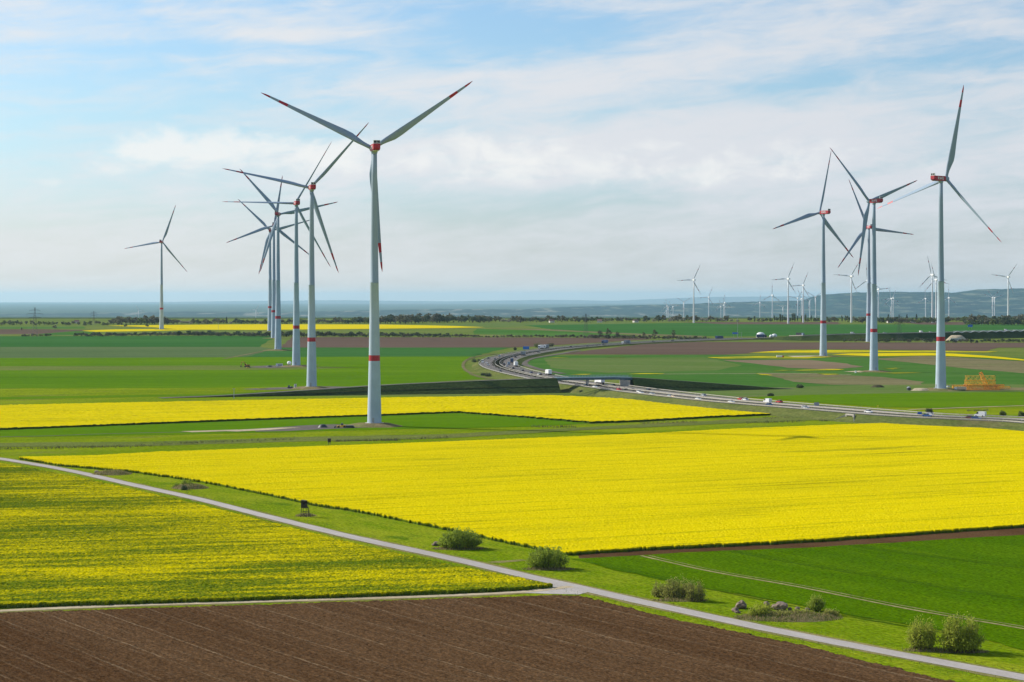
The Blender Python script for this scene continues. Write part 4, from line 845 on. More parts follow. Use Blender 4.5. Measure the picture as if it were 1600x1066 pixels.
shrub((1086, 940), 4.6, 4.2, 80, 1500, LEAF_BRUSH, .15, 'small bare-stemmed bush touching the right side of the sparse twiggy bush', None, 4, .7, tw=.045)
shrub((1030, 933), 3.4, 2.7, 60, 1300, LEAF_BRUSH, .15, 'low thin bush touching the left side of the sparse twiggy bush', None, 14, .7)
shrub((1441, 1016), 5.8, 5.4, 110, 3400, LEAF_WILLOW, .17, 'left one of two tall willow bushes by the road at lower right', 'pair of willow bushes', 5, .8)
shrub((1502, 1019), 8.0, 5.9, 170, 7000, LEAF_WILLOW, .18, 'right, rounder one of two tall willow bushes at lower right, casting a long shadow', 'pair of willow bushes', 6, .75)
shrub((1186, 966), 4.4, 2.6, 60, 1800, LEAF_WILLOW, .15, 'low bush growing between the boulders on the long mound', None, 7, .6)
shrub((1196, 962), 3.0, 2.2, 40, 1100, LEAF_WILLOW, .14, 'smallest low bush right of centre between the boulders on the long mound', None, 8, .7)
shrub((1222, 967), 4.2, 1.5, 50, 1300, LEAF_BRUSH, .15, 'low brown brush in front of the biggest boulder on the long mound', None, 15, .6)
shrub((1252, 964), 4.8, 1.3, 50, 1200, LEAF_BRUSH, .15, 'low brown brush in front of the small dark boulder on the long mound', None, 16, .6)
shrub((1298, 963), 3.6, 1.2, 40, 900, LEAF_BRUSH, .15, 'low brush at the right tip of the boulder mound', None, 17, .6)
shrub((170, 741), 6, 1.3, 50, 1000, LEAF_BRUSH, .18, 'low brown brush on the farthest mound beside the farm road', None, 18, .5)
shrub((305, 763), 5, 1.2, 40, 900, LEAF_BRUSH, .17, 'brown brush at the right end of the second mound from the left', None, 19, .5)
shrub((1275, 955), 3.4, 2.3, 60, 2600, LEAF_BUSH, .16, 'round green bush at the right end of the boulder mound', None, 9, .8, base=.3)
shrub((292, 762), 4.6, 2.4, 50, 1500, LEAF_BUSH, .18, 'taller dark green bush on the second mound from the left beside the farm road', None, 10, .7)
shrub((277, 762), 2.4, 1.3, 30, 500, LEAF_BUSH, .16, 'small green bush at the left end of the second mound from the left', None, 11, .7)
shrub((287.5, 766), 1.8, 1.6, 24, 500, LEAF_DARK, .16, 'smallest dark bush at the road-side foot of the second mound', None, 12, .7)
for k, (x, y, w, h, lab) in enumerate(((1368, 656.5, 5.5, 3.6, 'dark bush beside the concrete underpass portal'), (1259.5, 643.5, 4.5, 2.6, 'dark bush left of the white roadside cabinets'), (908.5, 615.5, 3, 2.2, 'small dark bush on the grassy motorway bank by the bridge'),
      (762.5, 588.5, 6, 2.6, 'dark bush low on the bank inside the sandy track at the curve'), (755, 587, 4, 2, 'small dark bush at the bottom of the bank inside the sandy track'), (1566.5, 650, 3.5, 2.4, 'bush behind the motorway near the right edge'),
      (1597, 650.5, 4, 2.4, 'bush behind the motorway at the very right edge'), (744, 566, 9, 3, 'dark scrub on the outer bank at the bend of the motorway'), (805, 547.5, 3, 3.2, 'small dark tree left of the blue motorway sign'), (1452, 645, 4, 2.0, 'low dark bush behind the motorway right of the blue panels'),
      (1204, 619, 4, 1.6, 'low dark bush at the end of the right embankment'), (1250, 606.5, 5, 2.4, 'dark bush where the right embankment meets the fields'), (840, 543, 9, 5.5, 'yellow-green tree above the white truck by the blue motorway sign'), (860, 542, 9, 4.5, 'dark bush behind the second white truck right of the blue sign'))):
    shrub((x, y), w, h, 40, 700, LEAF_DARK if 'dark' in lab else LEAF_FRESH, .32, lab, None, 30 + k, .8)

def blades(name, spots, hgt, wid, mat, label_kind='stuff'):
    """loose grass blades and weeds: spots are (point, height factor)"""
    n = len(spots); P = np.array([s[0] for s in spots]); k = np.array([s[1] for s in spots]); a = RNG.uniform(0, 6.28, n); d = np.stack([np.cos(a), np.sin(a), np.zeros(n)], -1) * wid
    h = (hgt * k * RNG.uniform(.6, 1.3, n))[:, None]; ln = RNG.normal(0, .28, (n, 3)) * h; ln[:, 2] = 0; u = np.array([0, 0, 1.0]) * h
    V = np.stack([P - d, P + d, P + d * .4 + u + ln, P - d * .4 + u + ln], 1).reshape(-1, 3)
    return tag(link(name, quads_mesh(name, V, np.arange(4 * n).reshape(-1, 4), mat)), kind='stuff')
def scatter(pl, n, k=1.0, h=0.0):
    """random ground points inside a photo-pixel box list [(x0,y0,x1,y1 centre line), half height]"""
    out = []
    for (x0, y0, x1, y1, hh) in pl:
        for _ in range(n):
            t = random.random(); p = gp(x0 + (x1 - x0) * t, y0 + (y1 - y0) * t + random.gauss(0, hh * .5)); p.z += h; out.append((p, k * random.uniform(.5, 1.2)))
    return out
WEED = leafmat('dry_weeds', (.09, .10, .035), (.17, .155, .07), .2, 1.0)
blades('dry_weeds', scatter([(1000, 662, 1090, 660, 1.2), (1190, 654, 1285, 652, 1.4), (1165, 661, 1260, 659, 1.5), (1280, 658, 1320, 657, 1)], 150, .9) + scatter([(830, 667, 900, 668, 1.2), (600, 689, 700, 684, 1.3)], 150, .9)
       + scatter([(240, 695, 460, 687, 1.8), (520, 690, 620, 688, .8), (-20, 703, 240, 697, 1.5)], 420, .8) + scatter([(1510, 642, 1545, 642, 1), (1380, 662, 1450, 657, 1), (1240, 640, 1400, 648, 1.0), (1280, 634, 1400, 641, .8)], 130, .9), .9, .14, WEED)
mounds = [((1232, 966), 170, 13, .8), ((175, 741), 62, 5.5, 1.0), ((297, 763), 58, 6.5, 1.1), ((478, 806.5), 34, 2.6, .55), ((1450, 1017), 80, 5, .4), ((1502, 1019), 90, 5, .4), ((718, 858), 90, 4, .35), ((856, 890), 84, 4, .3), ((1062, 939), 90, 4, .3)]
rubble = []
for k, ((mx, my), wpx, hpx, hz) in enumerate(mounds):
    p = gp(mx, my); s = F / p.y; rx = wpx / 2 / s; ry = min(rx * .8, hpx / 2 * p.y ** 2 / (F * H)); m = mound(p - Vector((0, 0, .05)), 1.0, hz, 'rubble_mound', 20 + k); m.scale = (rx / 1.25, ry, 1)
    for _ in range(int(95 * rx * ry)):
        a = random.uniform(0, 6.28); r = math.sqrt(random.random()) * 1.0; t = float(np.interp(r, [0, .36, .5, .7, .88, 1], [1, 1, .92, .55, .18, 0])); rubble.append((Vector((p.x + r * rx * math.cos(a), p.y + r * ry * math.sin(a), p.z + t * hz - .08)), random.uniform(.5, 1.2)))
random.shuffle(rubble); h3 = len(rubble) // 3
blades('dry_grass', rubble[:h3 * 2], .40, .05, DRY); blades('grass_tufts', rubble[h3 * 2:], .42, .06, TUFT)
edge = []
for pl in ([(0, 951), (400, 939), (640, 931), (800, 924), (852, 920)],): 
    L = smooth_line([gp(*p) for p in pl], .25); edge += [(p + Vector((random.gauss(0, .2), random.gauss(0, .35) - .2, 0)), random.uniform(.4, 1)) for p in L for _ in range(5)]
for pl in ([(888, 868), (1000, 861), (1250, 849), (1600, 824.5), (1660, 820)], [(93, 728.5), (206, 738.5), (309, 753), (412, 773), (500, 792), (550, 799), (700, 829), (812, 853.5), (888, 868)]):
    L = smooth_line([gp(*p) for p in pl], .3); edge += [(p + Vector((random.gauss(0, .25), random.gauss(0, .4) - .2, 0)), random.uniform(.4, 1)) for p in L for _ in range(2)]
blades('field_edge_stems', edge, .72, .10, leafmat('field_edge_leaves', (.035, .07, .006), (.085, .13, .012), .2, 1.0))
strip = []
FRL = smooth_line([gp(*p) for p in FR], 2.0); FRN = normals(FRL)
for p, n in zip(FRL, FRN):
    if p.y < 640:
        for s in (-1, 1):
            for _ in range(12): strip.append((p + n * s * random.uniform(2.9, 6.0) + Vector((random.uniform(-1, 1), random.uniform(-1, 1), 0)), random.uniform(.3, 1)))
blades('verge_grass', strip, .32, .05, TUFT)

# ------------------------------------------------------------------ boulders
def boulder(px, py, r, label, seed, lift=0.0):
    bm = bmesh.new(); r *= .88; bmesh.ops.create_icosphere(bm, subdivisions=3, radius=r)
    for v in bm.verts:
        n = mnoise.fractal(v.co / r * .9 + Vector((seed * 7.3, 0, 0)), 1, 2, 4); v.co *= 1 + .45 * n
        v.co.z *= .78; v.co.x *= 1.15
    me = bpy.data.meshes.new('boulder'); bm.to_mesh(me); bm.free(); me.materials.append(STONE)
    o = link('boulder', me, None, gp(px, py) + Vector((0, 0, r * .45 + lift)), (0, 0, seed)); return tag(o, label, 'boulder', 'boulders')
for k, (x, y, r, lab, lf) in enumerate(((1159, 951, 1.15, 'large brown boulder at the left end of the long mound', .35), (1149, 956, .75, 'middle-sized boulder lying low left of the large brown one', 0), (1153, 958.5, .5, 'smaller stone in front of the left-end boulders', 0),
     (1199, 951, .7, 'pale boulder peeping out behind the low bush on the long mound', .5), (1210, 953, .75, 'grey boulder leaning on the biggest boulder from the left', .35), (1220, 954, 1.25, 'biggest brown boulder near the middle of the long mound', .3),
     (1246, 955, .5, 'small dark boulder right of the biggest one', .3), (1262, 957, .55, 'small tan boulder below the round green bush', .3), (1234, 955, .4, 'smallest stone between the biggest and the small dark boulder', .3),
     (683, 852.5, .85, 'brown boulder at the left foot of the dense green bush', .1), (678, 853, .55, 'small dark stone left of the boulder at the dense green bush', .05), (151, 740, .8, 'dark boulder at the left end of the farthest roadside mound', .2), (158, 741.5, .6, 'second dark stone on the farthest roadside mound', .1))):
    boulder(x, y, r, lab, k + 1, lf)

# ------------------------------------------------------------------ high seat (hunting stand)
def high_seat():
    p = gp(476, 808); root = empty('hunting_stand', p, R(-18)); tag(root, 'dark wooden hunting stand on legs on the grass by the farm road', 'hunting stand')
    for sx in (-1, 1):
        for sy in (-1, 1):
            b = MB(); b.tube((sx * .85, sy * .75, -.1), (sx * .66, sy * .58, 2.7 if sx < 0 or sy > 0 else 3.4), .085, n=6); b.build('leg', WOOD, root)
    b = MB(); b.box((0, 0, 2.55), (1.6, 1.45, .10)); b.build('platform', WOOD, root)
    c = MB(); c.box((-.18, .66, 3.5), (1.2, .06, 1.85)); c.box((-.76, 0, 3.5), (.06, 1.36, 1.85)); c.box((.40, .1, 3.2), (.06, 1.1, 1.2)); c.box((-.18, -.66, 3.15), (1.2, .06, 1.1)); c.box((-.18, -.66, 4.2), (1.2, .06, .5)); c.build('cabin', WOOD, root)
    b = MB(); b.box((-.18, 0, 4.5), (1.5, 1.65, .09), tilt=.10); b.build('roof', WOOD, root)
    for z in (2.75, 3.0, 3.25):
        b = MB(); b.box((.62, -.6, z), (.45, .05, .09)); b.build('slat', WOOD, root)
    b = MB(); b.tube((-.82, -.72, .25), (.80, -.70, 1.35), .06); b.tube((.80, -.70, .25), (-.1, -.7, 1.0), .06); b.tube((-.8, -.7, 1.45), (.8, -.7, 1.45), .06); b.tube((-.8, .7, 1.45), (.8, .7, 1.45), .06); b.build('brace', WOOD, root)
    l = MB(); l.tube((1.75, -.25, 0), (.75, -.25, 3.4), .05); l.tube((1.75, .25, 0), (.75, .25, 3.4), .05); [l.tube((1.75 - t, -.25, 3.4 * t), (1.75 - t, .25, 3.4 * t), .035) for t in np.linspace(.1, .95, 9)]; l.build('ladder', WOOD, root)
high_seat()

# ------------------------------------------------------------------ vehicles
PAINT = dict(white=(.78, .78, .77), silver=(.42, .44, .46), dark=(.025, .027, .032), red=(.50, .03, .025), blue=(.03, .09, .28), cream=(.70, .52, .34), greyblue=(.22, .30, .38), brown=(.16, .05, .045), navy=(.02, .05, .13))
def paint(c): return basic('paint_' + c, PAINT[c], .3, var=.03)
LAMP = basic('headlamp_glass', (.8, .8, .75), .2); TAIL = basic('tail_lamp_red', (.55, .01, .01), .3); TARP = basic('grey_tarpaulin', (.22, .24, .26), .7)
def wheels(root, xs, w, r, tw=.24):
    for x in xs:
        for s in (-1, 1):
            b = MB(); b.tube((x, s * (w / 2 - tw), r), (x, s * (w / 2 + .01), r), r, n=14); b.build('wheel', RUBBER, root)
def lights(root, xf, xb, y, z):
    for s in (-1, 1):
        b = MB(); b.box((xf, s * y, z), (.08, .34, .16)); b.build('headlight', LAMP, root)
        b = MB(); b.box((xb, s * y, z + .08), (.08, .28, .2)); b.build('tail_light', TAIL, root)
def mk_car(c):
    root = empty('car', (0, 0, 0)); P = paint(c)
    b = MB(); b.prism([(-2.15, .28), (2.1, .28), (2.25, .45), (2.2, .66), (2.0, .78), (1.05, .92), (-1.65, .98), (-2.1, .92), (-2.25, .7)], 1.78); b.box((-.38, 0, 1.46), (1.75, 1.3, .05)); b.build('body', P, root)
    g = MB(); g.prism([(1.05, .9), (.35, 1.43), (-1.25, 1.43), (-1.85, .95)], 1.62, k=[1, .82, .82, 1]); g.build('windows', GLASS, root)
    wheels(root, (1.35, -1.35), 1.78, .33); lights(root, 2.2, -2.2, .62, .62); return root
def mk_van(c):
    root = empty('van', (0, 0, 0)); P = paint(c)
    b = MB(); b.prism([(-2.7, .35), (2.6, .35), (2.7, .8), (2.45, 1.15), (1.75, 1.3), (1.05, 2.3), (.6, 2.45), (-2.55, 2.45), (-2.7, 2.2)], 1.95); b.build('body', P, root)
    g = MB(); g.prism([(1.78, 1.33), (1.12, 2.24), (.55, 2.24), (.55, 1.4)], 2.0); g.build('windows', GLASS, root)
    wheels(root, (1.7, -1.6), 1.95, .36); lights(root, 2.62, -2.7, .7, .8); return root
def mk_truck(c, box='white'):
    root = empty('truck', (0, 0, 0)); P = paint(c)
    b = MB(); b.prism([(4.6, .6), (6.9, .6), (7.0, 1.6), (6.75, 3.0), (6.3, 3.55), (4.6, 3.55)], 2.45); cab = b.build('cab', P, root)
    g = MB(); g.prism([(7.01, 1.75), (6.79, 2.85), (6.6, 2.85), (6.6, 1.75)], 2.3); g.build('windscreen', GLASS, cab)
    b = MB(); b.box((-.4, 0, 2.5), (9.4, 2.52, 2.75)); b.build('cargo_box', TARP if box == 'tarp' else paint(box), root)
    b = MB(); b.box((.6, 0, .92), (12, 1.1, .35)); b.box((0, 0, .7), (2.5, 2.2, .5)); b.build('chassis', DARK, root)
    wheels(root, (5.7, 2.9, -2.2, -3.4), 2.45, .5, .3); lights(root, 6.98, -5.1, .9, .85); return root
CACHE = {}
def vehicle(kind, col, p, ang, label, group, box=None, sc=1.0):
    key = (kind, col, box)
    if key in CACHE: o = copy_tree(CACHE[key])
    else: o = CACHE[key] = (mk_car(col) if kind == 'car' else mk_van(col) if kind == 'van' else mk_truck(col, box or 'white'))
    o.location = p; o.rotation_euler = (0, 0, ang); o.scale = (sc,) * 3; return tag(o, label, kind, group)
MA = np.array([(p.x, p.y) for p in ML])
def on_road(kind, col, px, py, label, box=None):
    p = gm(px, py + 1.2); i = int(np.argmin(((MA - np.array([p.x, p.y])) ** 2).sum(1))); i = min(max(i, 1), len(ML) - 2); off = (p - ML[i]).dot(MN[i]); s = 1 if off >= 0 else -1
    lane = min((4.9, 8.7, 12.2), key=lambda q: abs(q - abs(off))); t = ML[i + 1] - ML[i - 1]; t.normalize(); along = (p - ML[i]).dot(t)
    q = ML[i] + t * along + MN[i] * (s * lane); q.z = ML[i].z + .07; d = -t if s > 0 else t
    vehicle(kind, col, q, math.atan2(d.y, d.x), label, 'vehicles on the motorway', box)
VEH = [
 ('car', 'white', 997.5, 612.5, 'white car, left one of two white cars close together right of the bridge'), ('car', 'white', 1001.5, 614, 'white car, right one of two white cars close together right of the bridge'),
 ('car', 'dark', 1014, 609.7, 'dark car on the farther carriageway above the two close white cars'), ('car', 'silver', 1023, 616, 'silver car on the nearer carriageway just above the parked white van'),
 ('car', 'silver', 1049, 619.3, 'silver car with a cream car right in front of it'), ('car', 'cream', 1055, 620, 'cream-orange car just ahead of a silver car'),
 ('car', 'white', 1095, 624, 'white car on the nearer carriageway, first right of the cream car'), ('car', 'silver', 1099.5, 618.3, 'silver car on the farther carriageway at the tip of the right embankment'),
 ('car', 'white', 1140.5, 629, 'white car on the nearer carriageway, halfway between the cream car and the van'), ('car', 'red', 1158, 624.2, 'red car on the farther carriageway, followed by a white car'),
 ('car', 'white', 1166, 624.8, 'white car on the farther carriageway just behind a red car'), ('van', 'white', 1196, 629, 'tall white van on the motorway left of the grey sign backs'), ('car', 'navy', 1198.5, 633, 'navy car beside the tall white van'),
 ('car', 'red', 1215, 628.5, 'red car on the farther carriageway just right of the tall white van'), ('car', 'silver', 1259, 637.3, 'silver car passing the white roadside cabinets'), ('car', 'white', 1357, 644.3, 'white car just left of the concrete underpass'),
 ('car', 'white', 1443, 648.8, 'white car, right of the underpass, with a blue car before it'), ('car', 'blue', 1451, 650.3, 'blue car just ahead of a white car right of the underpass'),
 ('car', 'brown', 1517, 653.3, 'dark red car near the right edge on the nearer carriageway'), ('car', 'blue', 1526.5, 654.4, 'blue-white car just ahead of the dark red one'), ('van', 'white', 1531.5, 650.3, 'white van on the farther carriageway near the right edge'),
 ('car', 'white', 923, 605, 'white car just right of the bridge pier foot'), ('truck', 'white', 938.5, 598.8, 'white box truck seen under the bridge right of the pier'), ('car', 'red', 963.5, 608.8, 'red car below the right bridge abutment'),
 ('car', 'dark', 956, 602.6, 'dark car under the right end of the bridge'), ('car', 'dark', 908, 603, 'dark car just left of the bridge pier foot'),
 ('van', 'white', 754, 566, 'white van on the outermost lane of the bend'), ('car', 'white', 761, 567.2, 'white car just right of the white van in the bend'), ('car', 'silver', 766, 570.3, 'silver car close to the planted median in the bend'),
 ('car', 'dark', 778.5, 580, 'dark car on the outer carriageway below the bend'), ('car', 'dark', 763, 559.8, 'dark car on the upper left of the bend'), ('car', 'dark', 773, 561, 'dark car near the median at the top of the bend'),
 ('car', 'cream', 785.5, 554, 'pale yellow car at the top of the bend'), ('car', 'greyblue', 779.5, 556.2, 'grey car just below the pale yellow car at the top of the bend'), ('car', 'dark', 790.5, 569.3, 'dark car just inside the planted median of the bend'),
 ('car', 'white', 791.5, 572, 'small white car on the inner carriageway next to the median'), ('van', 'greyblue', 796, 569.2, 'grey-blue van left of the blue-box truck in the bend'), ('truck', 'white', 800.5, 566, 'truck with dark blue box in the bend', 'navy'),
 ('truck', 'white', 807, 571.8, 'white box truck behind the blue-box truck in the bend'), ('car', 'dark', 799.5, 575.6, 'dark car on the inner carriageway below the two trucks'), ('car', 'dark', 816.5, 579.6, 'dark car on the inner carriageway between the bend and the bridge'),
 ('car', 'navy', 833, 582.6, 'navy car shortly before the bridge'), ('car', 'white', 838, 585.3, 'white car shortly before the bridge, behind a navy car'), ('car', 'dark', 845, 585.6, 'black car shortly before the left end of the bridge'),
 ('truck', 'white', 856, 585, 'white box truck at the left end of the bridge'), ('truck', 'silver', 817, 554.6, 'grey truck in the upper bend right of the dark car', 'tarp'), ('car', 'dark', 807.5, 557.8, 'dark car just below the grey truck in the upper bend'),
 ('car', 'greyblue', 818, 549.6, 'grey-blue car below the blue motorway sign'), ('truck', 'white', 838.5, 544, 'white truck beside the yellow-green tree near the blue sign'), ('truck', 'white', 855, 543.2, 'second white truck, right of the yellow-green tree', 'tarp'),
 ('car', 'dark', 842.5, 549.8, 'dark car below the white trucks near the blue sign'), ('truck', 'navy', 942, 535.8, 'large blue truck on the far straight stretch', 'blue'), ('van', 'white', 972.5, 536.2, 'small white van on the far straight right of the blue truck'),
 ('truck', 'greyblue', 977.5, 536.2, 'grey-blue truck on the far straight right of a small white van', 'tarp'), ('car', 'dark', 928, 541, 'dark car on the nearer lanes below the large blue truck'), ('car', 'dark', 889, 542, 'dark car on the far straight left of the large blue truck'),
 ('car', 'dark', 957, 539, 'dark car just right below the large blue truck'), ('car', 'dark', 1021.5, 533.8, 'dark car far along the straight, under the bare trees'), ('car', 'dark', 1052.5, 532.2, 'dark car farthest along the straight, before the far blue sign')]
for v in VEH: on_road(*v)
def park(kind, col, px, py, ang, label, box=None, sc=1.0, h=0.0): vehicle(kind, col, gp(px, py, h), ang, label, 'parked and distant vehicles', box, sc)
park('van', 'white', 1018.5, 625.5, R(10), 'white van parked at the upper edge of the middle yellow field')

# far motorway arm on its dark bank, running off to the right
A2 = [(1170, 529, 1.2), (1215, 526.6, 3.0), (1260, 524.6, 5.5), (1310, 522.6, 7), (1380, 521.2, 8), (1450, 519.8, 8), (1530, 518.2, 8), (1610, 516.6, 8), (1720, 514.5, 8)]
L2 = smooth_line([gp(x, y, h) for x, y, h in A2], 14); N2 = normals(L2)
V = []; Q = []
for p, n in zip(L2, N2):
    g = p.z - zg(p.y); w = 12.5 + 1.6 * g
    for a, z in ((w, None), (12.5, p.z - .06), (-12.5, p.z - .06), (-w, None)): q = p + n * a; V.append((q.x, q.y, zg(q.y) - .1 if z is None else z))
for i in range(len(L2) - 1):
    for k in range(3): Q.append((4 * i + k, 4 * i + k + 1, 4 * i + k + 5, 4 * i + k + 4))
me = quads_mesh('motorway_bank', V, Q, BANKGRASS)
if me.polygons[1].normal.z < 0: me.flip_normals()
tag(link('motorway_bank', me), kind='structure'); ribbon('motorway', L2, 11.5, -11.5, ASPHALT, .02, 'structure', 0, N2)
def rail2(label):
    root = empty('crash_barrier', L2[4]); tag(root, label, 'crash barrier'); b = MB()
    for i in range(4, len(L2) - 1): b.add([L2[j] - N2[j] * 11.9 + Vector((e, 0, z)) - L2[4] for j in (i, i + 1) for e, z in ((0, 0), (0, 1.0), (.3, 1.0), (.3, 0))], [(0, 1, 5, 4), (1, 2, 6, 5), (2, 3, 7, 6)])
    b.build('barrier_wall', CONC, root)
rail2('grey concrete crash barrier along the far motorway arm at right')
def far_pt(px): 
    i = min(range(len(L2)), key=lambda k: abs(PX + F * L2[k].x / L2[k].y - px)); return i
for px, s, kd, c, lab, bx in ((1183, -6, 'truck', 'dark', 'dark truck at the left end of the far motorway arm near the white domes', 'navy'), (1240, -5, 'truck', 'greyblue', 'dark box truck on the far motorway arm left of the first big right tower', 'dark'), (1147, 5, 'truck', 'navy', 'dark truck with pale roof below the far blue sign', 'navy'),
                              (1321, 4, 'van', 'white', 'white van on the far motorway arm right of the first big tower', None), (1383, 4, 'car', 'white', 'white car on the far motorway arm between the right-hand towers', None), (1429, 4, 'van', 'white', 'white van on the far motorway arm left of the rightmost tower', None),
                              (1449, 4, 'car', 'white', 'white car on the far motorway arm touching the rightmost tower', None), (1523, 4, 'car', 'silver', 'silver car on the far motorway arm right of the rightmost tower', None), (1573, 4, 'van', 'silver', 'silver van on the far motorway arm near the right edge', None), (1582, 4, 'car', 'white', 'white car on the far motorway arm nearest the right edge', None)):
    i = far_pt(px); d = L2[min(i + 1, len(L2) - 1)] - L2[i - 1 if i else 0]; p = L2[i] + N2[i] * s * -1; p.z = L2[i].z + .05
    if px < 1170: p = ML[-6] + MN[-6] * 5; p.z = ML[-6].z + .07; d = ML[-5] - ML[-7]
    vehicle(kd, c, p, math.atan2(d.y, d.x), lab, 'vehicles on the far motorway arm', bx)
i0 = far_pt(1478)
def girder():
    root = empty('lattice_railing', L2[i0]); tag(root, 'white zigzag lattice railing on the far motorway bank right of the rightmost tower', 'railing'); b = MB(); up = False; pr = None
    for i in range(i0, len(L2) - 2):
        for t in (0, .5):
            p = L2[i].lerp(L2[i + 1], t) - N2[i] * 13.2 - L2[i0]; q = p + Vector((0, 0, 1.4 if up else -.6))
            if pr is not None: b.tube(pr, q, .42, n=5)
            pr = q; up = not up
    b.build('zigzag', WHITE, root)
    c = MB()
    for i in range(i0, len(L2) - 2): c.bar(L2[i] - N2[i] * 13.2 - L2[i0] + Vector((0, 0, 1.5)), L2[i + 1] - N2[i + 1] * 13.2 - L2[i0] + Vector((0, 0, 1.5)), .3)
    c.build('top_rail', WHITE, root)
girder()
park('truck', 'white', 1255, 530.6, R(8), 'white box truck low beside the far motorway bank, left of the first big right tower')
park('truck', 'red', 1218, 559, R(4), 'small red and white trailer on the yellow strips left of the first big right tower', None, .55)

# ------------------------------------------------------------------ signs, poles, cabinets, small site things
def sign(px, py, w, h, z0, mat, label, cat='road sign', posts=2, yaw=0.0, bank=False, stripes=True):
    p = gm(px, py) if bank else gp(px, py); root = empty('motorway_sign', p, yaw); tag(root, label, cat)
    for k in range(posts):
        b = MB(); x = 0 if posts == 1 else (k - .5) * w * .6; b.box((x, .12, (z0 + h) / 2), (.18, .14, z0 + h)); b.build('post', GREYM, root)
    b = MB(); b.box((0, 0, z0 + h / 2), (w, .10, h)); pn = b.build('panel', mat, root)
    if stripes:
        b = MB(); b.box((0, -.06, z0 + h - .12), (w, .03, .12)); b.box((0, -.06, z0 + .12), (w, .03, .12)); b.box((-w / 2 + .06, -.06, z0 + h / 2), (.12, .03, h - .3)); b.box((w / 2 - .06, -.06, z0 + h / 2), (.12, .03, h - .3)); b.build('border', MARK, pn)
sign(822, 548.5, 6.4, 3.2, 1.4, BLUESIGN, 'big blue motorway sign above the bend of the motorway'); sign(1149, 528.5, 7.4, 2.4, 4.8, BLUESIGN, 'far blue motorway sign left of the white domes')
sign(1516, 514.5, 7.4, 3.6, 3.2, BLUESIGN, 'blue sign before the wood at the right edge'); sign(866.5, 598.5, 1.8, 2.4, .6, BLUESIGN, 'small blue panel at the left end of the bridge', bank=True)
sign(1437, 649.5, 2.2, 1.3, .5, BLUESIGN, 'low blue sign behind the motorway right of the underpass', bank=True)
sign(1276, 645, 2.6, 2.1, 3.2, GREYM, 'grey back of a tall double road sign beside the motorway', posts=1, stripes=False)
sign(1371.5, 639, 1.0, 1.0, 1.0, basic('sign_yellow', (.75, .68, .02), .5), 'small yellow warning sign behind the motorway left of the underpass', posts=1, stripes=False)
def cabinet(px, py, w, d, h, mat, label, cat='cabinet', name='roadside_cabinet', door=True):
    root = empty(name, gp(px, py), R(8)); tag(root, label, cat); b = MB(); b.box((0, 0, h / 2), (w, d, h)); b.build('housing', mat, root)
    b = MB(); b.box((0, 0, h + .05), (w * 1.08, d * 1.08, .10)); b.build('lid', GREYM, root)
    if door: b = MB(); b.box((w * .1, -d / 2 - .02, h * .48), (w * .6, .04, h * .8)); b.build('door', GREYM, root)
cabinet(1266.5, 645.2, 1.6, .8, 1.0, WHITE, 'wide white roadside cabinet right of the dark bush'); cabinet(1277.8, 644.8, .9, .8, 1.6, WHITE, 'tall white roadside cabinet at the foot of the grey sign'); cabinet(1272.3, 646, .9, .6, .55, CONC, 'low pale box between the two white roadside cabinets')
cabinet(436.5, 572.8, 5.5, 2.4, 2.3, basic('site_white', (.62, .66, .70), .5), 'pale site container left of the round tank', 'container', 'site_container')
cabinet(461.5, 606.6, 1.6, 1.6, 2.6, WHITE, 'white site toilet cabin beside the second tower of the left row', 'cabin', 'toilet_cabin')
cabinet(1493.5, 532.6, 12, 3, 2.8, basic('site_white', (.62, .66, .70), .5), 'long pale container below the sand heap at the far motorway', 'container', 'site_container')
cabinet(1444, 533.2, 2.5, 2, 2.0, WHITE, 'small white box by the far bank left of the rightmost tower', 'container', 'site_container')
cabinet(1337, 583, 1.0, .8, 1.8, WHITE, 'small white pillar on the sandy pad left of the second right tower', 'pillar', 'marker_pillar', False)
cabinet(1481.5, 605.4, 1.6, 1.2, 1.0, WHITE, 'small white box at the foot of the rightmost tower', 'box', 'site_box', False)
def heap(px, py, rx, h, mat, label, name='spoil_heap', cat='heap'):
    p = gp(px, py); o = mound(p, 1.0, h, name, px); o.scale = (rx / 1.25, rx * .7, 1); o.data.materials.clear(); o.data.materials.append(mat); del o['kind']; tag(o, label, cat)
heap(504.5, 668.5, 2.6, 1.6, DARK, 'small dark heap left of the yellow machine at the nearest tower'); heap(421, 573.6, 2.8, 1.3, DARK, 'small dark heap between the excavator and the pale container')
heap(1371, 605.4, 5.5, 1.6, MEDIAN, 'long dark heap on the pasture left of the dark shed'); heap(1494, 532, 13, 6.0, SAND, 'big sand heap below the far motorway, right of the rightmost tower', 'sand_heap'); heap(1298, 648.8, 3.5, .9, MEDIAN, 'low dark heap on the verge right of the cabinets')
heap(1438, 610.5, 7, 1.6, SAND, 'sandy heap left of the rightmost tower', 'sand_heap'); heap(455.5, 607, 1.2, 1.4, DARK, 'dark heap left of the white toilet cabin'); heap(410, 608.6, 4, .8, MOUND, 'flat earth heap on the pad left of the second tower')
def domes():
    for px, py, r, lab in ((1188.5, 526.5, 5.6, 'large white dome beside the far motorway'), (1210, 526, 3.4, 'smaller white dome right of the large one'), (1205, 526.2, 2.4, 'smallest white dome between the two others')):
        root = empty('storage_dome', gp(px, py, 1.0)); tag(root, lab, 'dome', 'white domes')
        b = MB(); b.lathe([(r, -1), (r, r * .25), (r * .94, r * .5), (r * .75, r * .78), (r * .45, r * .96), (.05, r * 1.03)], 20); b.build('shell', WHITE, root, True)
        b = MB(); b.box((0, -r * .98, r * .15), (r * .5, r * .2, r * .5)); b.build('doorway', GREYM, root)
domes()
